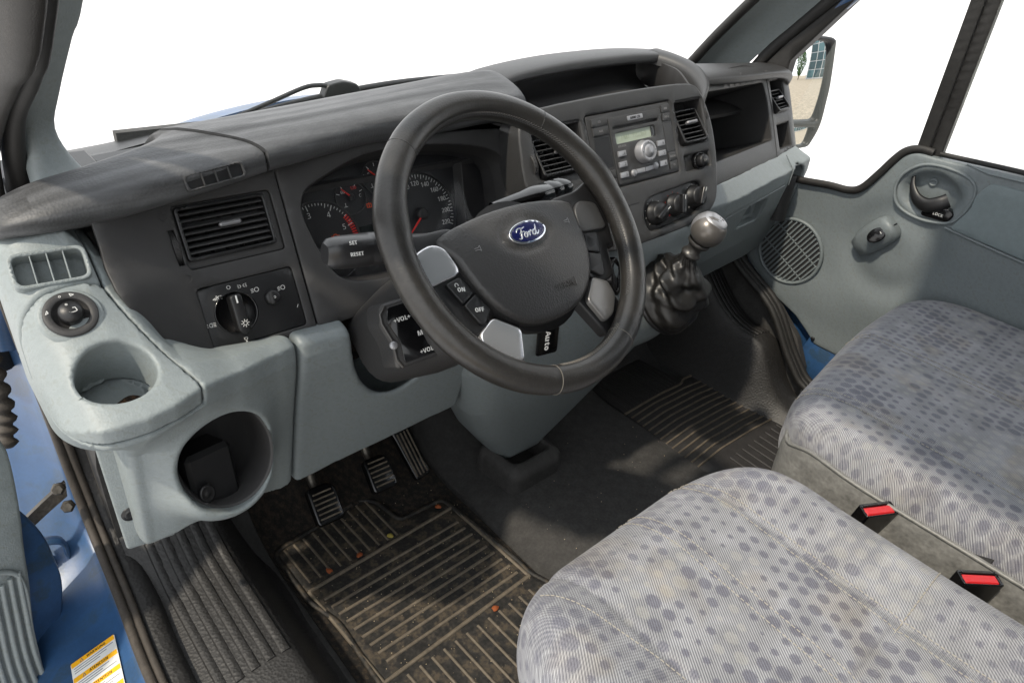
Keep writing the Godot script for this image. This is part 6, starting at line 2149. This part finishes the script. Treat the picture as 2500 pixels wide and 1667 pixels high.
	# pedals
	var defs := [["clutch_pedal", "black ribbed clutch pedal beside the wheel arch", Vector3(-0.542, 0.118, -0.345), 0.064, 0.082], ["brake_pedal", "black ribbed brake pedal in the middle of the three pedals", Vector3(-0.415, 0.142, -0.335), 0.062, 0.076]]
	for q in defs:
		var pd := thing(q[0], q[1], "pedal", Transform3D(Basis(Vector3(1, 0, 0), deg_to_rad(-52)), q[2]) * rot(Vector3(0, 0, 1), -2))
		var w: float = q[3]
		var h: float = q[4]
		part("pad", panel(fillet(v2([-w / 2, -h / 2, w / 2 - 0.004, -h / 2, w / 2, h / 2 - 0.012, w / 2 - 0.014, h / 2, -w / 2 + 0.004, h / 2]), 0.009), [], 0.016, 0.004), M.gloss, pd)
		for i in 6:
			part("rib", rbox(Vector3(w * (0.66 if i == 5 else 0.74), 0.0035, 0.004), 0.0012), M.matr, pd, at(0, -h / 2 + 0.013 + i * 0.0106, 0.001))
		part("arm", tube(spline3(PackedVector3Array([Vector3(0.0, 0.02, -0.012), Vector3(0.0, 0.06, -0.03), Vector3(-0.005, 0.16, 0.02), Vector3(-0.005, 0.26, 0.10)]), 4), 0.010, 8), M.metal, pd)
	var ac := thing("accelerator_pedal", "long black accelerator pedal with lengthwise ribs beside the console", "pedal", Transform3D(Basis(Vector3(1, 0, 0), deg_to_rad(-44)), Vector3(-0.308, 0.115, -0.372)) * rot(Vector3(0, 0, 1), 6))
	part("pad", panel(fillet(v2([-0.020, -0.062, 0.020, -0.062, 0.026, 0.07, -0.022, 0.07]), 0.008), [], 0.012, 0.003), M.gloss, ac)
	for i in 4:
		part("rib", rbox(Vector3(0.0035, 0.108, 0.004), 0.0012), M.matr, ac, at(-0.014 + 0.0095 * i, 0.0, 0.001) * rot(Vector3(0, 0, 1), -1.5))
	part("arm", tube(v3([0.0, 0.05, -0.012, 0.0, 0.12, -0.01, 0.0, 0.2, 0.06]), 0.009, 8), M.metal, ac)

# ------------------------------------------------------------------ outside the glass
func build_outside():
	# wing mirror
	var n := Vector3(-0.36, 0.08, 0.93).normalized()
	var u := Vector3.UP.cross(n).normalized()
	var X := Transform3D(Basis(u, n.cross(u), n), Vector3(1.10, 0.83, -0.40))
	var t := thing("wing_mirror", "black wing mirror outside the passenger window", "mirror", X)
	var house := spline2(v2([-0.105, 0.120, -0.025, 0.131, 0.049, 0.133, 0.082, 0.127, 0.091, 0.108, 0.110, 0.005, 0.114, -0.05, 0.115, -0.117, 0.100, -0.165, 0.078, -0.190, 0.0, -0.190, -0.10, -0.17, -0.12, 0.0]), 4)
	var gl := fillet(v2([-0.095, 0.117, 0.058, 0.121, 0.072, 0.10, 0.099, -0.110, -0.095, -0.110]), 0.016)
	var lo := fillet(v2([-0.09, -0.128, 0.096, -0.128, 0.082, -0.182, -0.07, -0.182]), 0.010)
	part("housing", panel(house, [gl, lo], 0.07, 0.006), M.black, t)
	part("housing_back", panel(house, [], 0.02, 0.004), M.black, t, at(0, 0, -0.06))
	var mm := StandardMaterial3D.new()
	mm.albedo_color = Color(0.93, 0.94, 0.95)
	mm.metallic = 1.0
	mm.roughness = 0.0
	var convex := func(q: Vector2) -> float: return -(q - Vector2(0.02, 0.015)).length_squared() / 1.8
	part("mirror_glass", panel(gl, [], 0.003, 0.0, 0.010, convex), mm, t, at(0, 0, -0.006))
	part("spot_glass", panel(lo, [], 0.003, 0.0, 0.008, func(q: Vector2) -> float: return -(q - Vector2(0.02, -0.155)).length_squared() / 0.6), mm, t, at(0, 0, -0.006) )
	part("mount", tube(v3([-0.06, -0.16, -0.03, -0.16, -0.14, -0.02, -0.26, -0.10, 0.05]), 0.03, 10), M.black, t)
	# sill wedge under the mirror
	part("mirror_foot", panel(fillet(v2([-0.12, -0.20, 0.06, -0.20, 0.03, -0.185, -0.10, -0.15]), 0.008), [], 0.05, 0.004), M.black, t, at(-0.02, 0, 0.02))
	# wiper
	var wp := thing("windscreen_wiper", "black windscreen wiper arm and blade lying along the glass outside", "wiper")
	part("blade", tube(spline3(v3([-0.600, 0.752, -0.80, -0.516, 0.769, -0.80, -0.308, 0.803, -0.80, -0.1, 0.822, -0.80, 0.117, 0.826, -0.80]), 4), 0.0075, 8), M.black, wp)
	part("arm", tube(spline3(v3([-0.507, 0.774, -0.79, -0.40, 0.806, -0.79, -0.316, 0.832, -0.79, -0.28, 0.835, -0.79, -0.262, 0.833, -0.79]), 4), 0.005, 8), M.black, wp)
	part("blade_clip", panel(fillet(v2([-0.275, 0.806, -0.178, 0.816, -0.19, 0.834, -0.225, 0.842, -0.262, 0.836]), 0.008), [], 0.02, 0.003), M.black, wp, at(0, 0, -0.78))
	var cowl := thing("scuttle_panel", "black scuttle panel below the windscreen outside", "panel")
	part("panel", shell([v3([-0.86, 0.79, -0.60, -0.86, 0.775, -0.70, -0.86, 0.75, -0.80]), v3([-0.70, 0.796, -0.66, -0.70, 0.782, -0.74, -0.70, 0.755, -0.82]), v3([-0.57, 0.798, -0.70, -0.57, 0.790, -0.76, -0.57, 0.76, -0.84]), v3([-0.42, 0.792, -0.72, -0.42, 0.785, -0.78, -0.42, 0.76, -0.85])], 0.006, 4, 3), M.black, cowl)
	part("end_block", rbox(Vector3(0.09, 0.020, 0.05), 0.004), M.black, cowl, at(-0.735, 0.800, -0.585) * rot(Vector3(0, 1, 0), 12))
	var bon := thing("bonnet", "blue bonnet edge beyond the windscreen", "bonnet")
	part("skin", shell([v3([-0.62, 0.735, -0.86, -0.62, 0.725, -0.92, -0.62, 0.68, -1.02]), v3([-0.45, 0.757, -0.90, -0.45, 0.742, -0.98, -0.45, 0.69, -1.10]), v3([-0.25, 0.768, -0.94, -0.25, 0.750, -1.02, -0.25, 0.69, -1.14]), v3([-0.02, 0.762, -0.94, -0.02, 0.745, -1.02, -0.02, 0.69, -1.14])], 0.006, 5, 4), M.blue, bon)
	# what the mirror sees behind the van: yard, glass building and a tree
	var yard := structure(thing("yard", "pale paved yard behind the van seen in the mirror", "yard"))
	part("paving", rbox(Vector3(60, 0.1, 66), 0.01), smat(Color(0.68, 0.63, 0.55), 0.9, "sand", 0.3, 0.6, "worn"), yard, at(12, -0.66, 35.5))
	var B := Transform3D(Basis(Vector3(0.92, 0, -0.39).normalized(), Vector3.UP, Vector3(-0.39, 0, -0.92).normalized()), Vector3(13.2, -0.6, 31.0))
	B.basis = Basis(B.basis.z.cross(Vector3.UP) * -1.0, Vector3.UP, B.basis.z)
	var bd := thing("glass_building", "glazed showroom building reflected in the wing mirror", "building", B)
	part("wall", rbox(Vector3(14, 9, 5), 0.02), smat(Color(0.85, 0.86, 0.87), 0.6), bd, at(-6.6, 4.5, -2.6))
	var gm := smat(Color(0.16, 0.26, 0.28), 0.08)
	var gm2 := smat(Color(0.30, 0.42, 0.44), 0.08)
	for r in 5:
		for c in 6:
			part("pane", rbox(Vector3(1.95, 1.5, 0.06), 0.01), gm if (r * 7 + c * 3) % 4 else gm2, bd, at(-0.9 - c * 2.1, 1.0 + r * 1.65, 0.0))
	for c in 7:
		part("mullion", rbox(Vector3(0.12, 9, 0.16), 0.01), M.white, bd, at(0.15 - c * 2.1, 4.5, 0.05))
	var tr := thing("yard_tree", "slender green tree reflected in the wing mirror", "tree", Transform3D(Basis.IDENTITY, Vector3(10.4, -0.6, 31.0)))
	part("trunk", tube(v3([0, 0, 0, 0.05, 2.5, 0, 0, 5.5, 0]), PackedFloat32Array([0.14, 0.09, 0.03]), 8), smat(Color(0.28, 0.22, 0.16), 0.9), tr)
	var lm := MB.new()
	var rng := RandomNumberGenerator.new()
	rng.seed = 12
	for i in 1400:
		var h := rng.randf_range(0.8, 6.0)
		var rr := (0.2 + 1.3 * sin(PI * (h - 0.6) / 5.6)) * sqrt(rng.randf())
		var a := rng.randf_range(0, TAU)
		var c := Vector3(cos(a) * rr, h, sin(a) * rr)
		var d1 := Vector3(rng.randf_range(-1, 1), rng.randf_range(-1, 1), rng.randf_range(-1, 1)).normalized() * 0.16
		var d2 := d1.cross(Vector3(rng.randf(), rng.randf(), rng.randf())).normalized() * 0.1
		lm.quad(c - d1, c - d2, c + d1, c + d2, FLAT)
	part("crown", lm.done(), smat(Color(0.22, 0.36, 0.14), 0.8), tr)

# ------------------------------------------------------------------ small parts
func build_details():
	# side vent grille of the pod
	var pv := part("side_vent", panel(rrect(0.079, 0.044, 0.012, 5), [rrect(0.070, 0.0355, 0.009, 5)], 0.02, 0.0015), M.grey, DASH, POD_VENT * at(0, 0, 0.0012), "grey side window vent on the door end of the dashboard")
	for i in 3:
		part("vane", rbox(Vector3(0.0016, 0.036, 0.020), 0.0005), M.grey, pv, at(-0.0165 + 0.0165 * i, 0, -0.012))
	part("vent_back", rbox(Vector3(0.074, 0.04, 0.002), 0.0004), M.grey, pv, at(0, 0, -0.028) * rot(Vector3(0, 1, 0), 8))
	# mirror joystick
	var jx := Transform3D(Basis(Vector3(1, 0, 0), deg_to_rad(-52)), Vector3(-0.912, 0.764, -0.205))
	var js := part("mirror_switch", lathe([0.0275, -0.004, 0.0275, 0.003, 0.0262, 0.0042, 0.0195, 0.0042, 0.0185, 0.003, 0.0178, -0.002, 0.0, -0.002], 40), M.dark, DASH, jx * at(0, 0, 0.0055), "round mirror adjusting switch on the grey side console")
	part("joystick", lathe([0.0125, -0.002, 0.0130, 0.004, 0.0125, 0.010, 0.010, 0.013, 0.0, 0.0142], 32), M.black, js)
	var jm := MB.new()
	stroke_into(jm, v2([-0.004, -0.002, -0.003, 0.002, 0.003, 0.002, 0.004, -0.002, 0.002, -0.003, -0.002, -0.003, -0.004, -0.002]), 0.0008, 0.0005, at(0.002, 0, 0.0136))
	stroke_into(jm, circ(Vector2(-0.002, 0.0075), 0.0008, 0, 360, 8), 0.0012, 0.0005, at(0, 0, 0.0132))
	stroke_into(jm, circ(Vector2(-0.004, 0.0225), 0.0011, 0, 360, 8), 0.0006, 0.0005, at(0, 0, 0.0043))
	stroke_into(jm, v2([0.006, 0.0235, 0.010, 0.0215, 0.0065, 0.0205, 0.006, 0.0235]), 0.0008, 0.0005, at(0, 0, 0.0043))
	stroke_into(jm, v2([-0.021, 0.009, -0.0235, 0.005, -0.0205, 0.006, -0.021, 0.009]), 0.0008, 0.0005, at(0, 0, 0.0043))
	part("lettering", jm.done(), M.print, js)
	part("switch_bezel", lathe([0.0275, 0.0, 0.030, 0.0, 0.0325, -0.0012, 0.0345, -0.005], 40), M.grey, js)
	# dirt in the cup holder
	part("cup_dirt", panel(spline2(v2([-0.022, -0.024, 0.0, -0.031, 0.022, -0.022, 0.030, -0.004, 0.016, 0.006, -0.008, -0.004, -0.024, -0.01]), 4), [], 0.0012, 0.0005), smat(Color(0.36, 0.27, 0.20), 0.95, "sand", 1.0, 20.0, "dirt"), DASH, Transform3D(Basis(Vector3(1, 0, 0), Vector3(0, 0.388, -0.914), Vector3(0, 0.914, 0.388)).orthonormalized(), Vector3(-0.8985, 0.6635, -0.1555)))
	# dark liner of the storage tub
	var tl := part("tub_liner", lathe([0.0668, -0.030, 0.0640, -0.0305, 0.0625, -0.032, 0.060, -0.10, 0.045, -0.14, 0.0, -0.145], 48), M.dark, DASH, Transform3D(Basis.looking_at(-Vector3(-0.10, 0.30, 0.95).normalized(), Vector3.UP), Vector3(-0.785, 0.523, -0.132)) * at(0, 0, -0.004) * Transform3D(Basis.from_scale(Vector3(1.0, 1.225, 1.0)), Vector3.ZERO))
	part("tub_bracket", rbox(Vector3(0.070, 0.085, 0.06), 0.006), M.black, tl, at(-0.026, -0.036, -0.080) * rot(Vector3(0, 1, 0), 18))
	part("tub_plug", lathe([0.0115, 0.0, 0.0115, 0.003, 0.009, 0.004, 0.006, 0.002, 0.003, 0.004, 0.0, 0.004], 24), M.black, tl, at(-0.034, -0.040, -0.036) * rot(Vector3(0, 1, 0), 18))
	# trim plate behind the sill with its screw
	var tp := part("kick_plate", panel(fillet(v2([-0.022, 0.26, 0.05, 0.24, 0.05, -0.005, -0.018, 0.0]), 0.006), [], 0.012, 0.003), M.grey, DASH, Transform3D(Basis(Vector3(0.98, 0, 0.10), Vector3(0, 1, -0.02), Vector3(-0.10, 0.02, 0.98)).orthonormalized(), Vector3(-0.902, 0.345, -0.232)))
	part("plate_rib", tube(v3([0.0, 0.25, 0.0, 0.026, 0.01, 0.002]), 0.004, 6), M.grey, tp)
	part("plate_screw", lathe([0.012, 0.0, 0.0115, 0.0018, 0.008, 0.0004, 0.0075, 0.002, 0.006, 0.003, 0.003, 0.0025, 0.0, 0.0015], 24), M.black, tp, at(-0.002, 0.068, 0.0))
	# small demister vent in the dash top
	var dx := Transform3D(Basis(Vector3(0.985, 0.075, -0.10), Vector3(-0.04, 0.94, -0.34), Vector3(0.08, 0.34, 0.94)).orthonormalized(), Vector3(-0.7035, 0.8740, -0.2745))
	var dv := part("demister_vent", panel(rrect(0.082, 0.0215, 0.006, 4), [rrect(0.075, 0.0155, 0.004, 4)], 0.006, 0.001), M.stack, DASH, dx)
	part("vent_floor", rbox(Vector3(0.076, 0.0165, 0.001), 0.0002), M.black, dv, at(0, 0, -0.0024))
	for i in 3:
		part("vane", rbox(Vector3(0.0016, 0.0160, 0.004), 0.0003), M.stack, dv, at(-0.018 + 0.018 * i, 0, 0.0005))
	# black collar where the console meets the floor
	var col := thing("console_foot", "black rubber collar round the foot of the grey console", "collar")
	part("collar", sdf_mesh(func(p: Vector3) -> float:
		var q := p - Vector3(-0.055, 0.03, -0.265)
		var d := smax(sd_box(q, Vector3(0.085 + 0.25 * maxf(0.0, -q.z - 0.04), 0.055, 0.075), 0.03), -sd_box(q - Vector3(0, 0.03, -0.02), Vector3(0.058, 0.05, 0.06), 0.02), 0.01)
		return d, Vector3(-0.20, -0.02, -0.38), Vector3(0.10, 0.11, -0.16), 0.006), M.floorm, col)
	# oval socket on the console behind the wheel rim and a dark rod filling the end pocket
	var ov := part("console_socket", panel(ellipse(0.024, 0.040, 32), [ellipse(0.015, 0.029, 28)], 0.012, 0.003), M.gloss, DASH, Transform3D(Basis(Vector3(0.94, 0.0, -0.33), Vector3(-0.10, 0.95, -0.28), Vector3(0.31, 0.29, 0.90)).orthonormalized(), Vector3(0.0, 0.604, -0.128)))
	part("socket_inside", panel(ellipse(0.016, 0.030, 28), [], 0.002, 0.0004), M.dark, ov, at(0, 0, -0.006))
	part("pocket_fill", tube(v3([0.806, 0.528, -0.212, 0.812, 0.650, -0.232]), PackedFloat32Array([0.0215, 0.0315]), 16), M.dark, DASH)
	# key tag hanging behind the wheel
	var kt := thing("key_tag", "black tag with white lettering hanging below the steering wheel", "tag", Transform3D(Basis(Vector3(0.99, -0.12, 0.05), Vector3(0.14, 0.97, -0.18), Vector3(-0.03, 0.18, 0.98)).orthonormalized(), Vector3(-0.164, 0.522, -0.140)))
	part("tag_plate", panel(rrect(0.056, 0.115, 0.007, 4, Vector2(0, 0.012)), [], 0.0015, 0.0004), M.gloss, kt)
	text("T.Auto", 0.0125, M.white, kt, Transform3D(Basis(Vector3(0, 0, 1), deg_to_rad(-90)), Vector3(-0.001, -0.010, 0.0002)), "bold", "lettering", 0.0004)
	# hinge and check strap on the blue door post
	var hg := thing("door_check_strap", "dirty steel door check strap bolted to the blue door post", "check strap")
	part("arm", shell([v3([-0.950, 0.308, -0.475, -0.954, 0.282, -0.470]), v3([-0.990, 0.288, -0.470, -0.994, 0.262, -0.465]), v3([-1.055, 0.248, -0.462, -1.06, 0.224, -0.457])], 0.010, 3, 2), M.metal, hg)
	for q in [[-0.962, 0.312, -0.462], [-0.957, 0.268, -0.462]]:
		part("bolt", lathe([0.011, 0.0, 0.011, 0.008, 0.008, 0.012, 0.0, 0.012], 6, false), M.metal, hg, Transform3D(Basis.looking_at(-Vector3(-0.3, 0.5, 0.8).normalized(), Vector3.UP), Vector3(q[0], q[1], q[2])))
	var hi := part("door_hinge", tube(spline3(v3([-1.03, 0.209, -0.465, -1.005, 0.211, -0.462, -0.984, 0.198, -0.462, -0.981, 0.168, -0.462, -0.984, 0.138, -0.462, -1.002, 0.128, -0.462]), 4), 0.0045, 8, false, 2.6, Vector3(0, 0, 1)), M.blue, BODY)
	part("leaf", rbox(Vector3(0.024, 0.062, 0.02), 0.004), M.blue, hi, at(-1.012, 0.148, -0.462) * rot(Vector3(0, 0, 1), 14))
	part("pin", lathe([0.008, -0.01, 0.008, 0.004, 0.005, 0.006, 0.0, 0.006], 16), M.blue, hi, Transform3D(Basis(Vector3(1, 0, 0), Vector3(0, 0, -1), Vector3(0, 1, 0)), Vector3(-1.028, 0.217, -0.462)))
	# cable gaiter
	var gt := thing("cable_gaiter", "muddy corrugated rubber cable gaiter at the door hinge", "gaiter")
	var gp := spline3(v3([-0.985, 0.62, -0.50, -0.990, 0.55, -0.49, -0.995, 0.47, -0.49, -1.008, 0.42, -0.47]), 14)
	var gr := PackedFloat32Array()
	for i in gp.size():
		gr.append(0.013 + 0.004 * sin(i * 1.3))
	part("bellows", tube(gp, gr, 12), M.sealdust, gt)
	# warning label
	var sx := Transform3D(Basis(Vector3(0.84, 0.45, 0.16), Vector3(-0.13, -0.05, -1.0), Vector3(-0.47, 0.88, 0.0)).orthonormalized(), Vector3(-1.008, 0.1215, -0.222))
	var lb := thing("warning_label", "white and yellow printed warning label stuck on the blue sill", "label", sx)
	part("paper", panel(rrect(0.078, 0.105, 0.003, 3), [], 0.0006, 0.0001), M.white, lb)
	var yel := smat(Color(0.93, 0.68, 0.08), 0.5)
	var ln := MB.new()
	for i in 4:
		var y := 0.048 - 0.027 * i
		part("yellow_band", rbox(Vector3(0.076, 0.0085, 0.0003), 0.0001), yel, lb, at(0, y, 0.0002))
		for j in 3:
			stroke_into(ln, v2([-0.034, y - 0.0075 - 0.0042 * j, 0.034 - 0.012 * ((i + j) % 3), y - 0.0075 - 0.0042 * j]), 0.0012, 0.0002)
		stroke_into(ln, PackedVector2Array([Vector2(-0.022, y - 0.003), Vector2(-0.0195, y + 0.0025), Vector2(-0.017, y - 0.003), Vector2(-0.022, y - 0.003)]), 0.001, 0.0004, at(0, 0, 0.0002))
	part("print_lines", ln.done(), smat(Color(0.42, 0.42, 0.45), 0.6), lb, at(0, 0, 0.0001))
	var wd := ["WARNUNG", "ATENCION", "ATTENTION", "WARNING"]
	for i in 4:
		text(wd[i], 0.0046, M.ink, lb, at(0.006, 0.048 - 0.027 * i, 0.0004), "bold", "lettering", 0.0002)

func build_all():
	build_floor()
	build_lower_dash()
	build_pads()
	build_fascia()
	build_centre()
	build_doors()
	build_body()
	build_wheel()
	build_gear()
	build_seats()
	build_mats()
	build_outside()
	build_details()
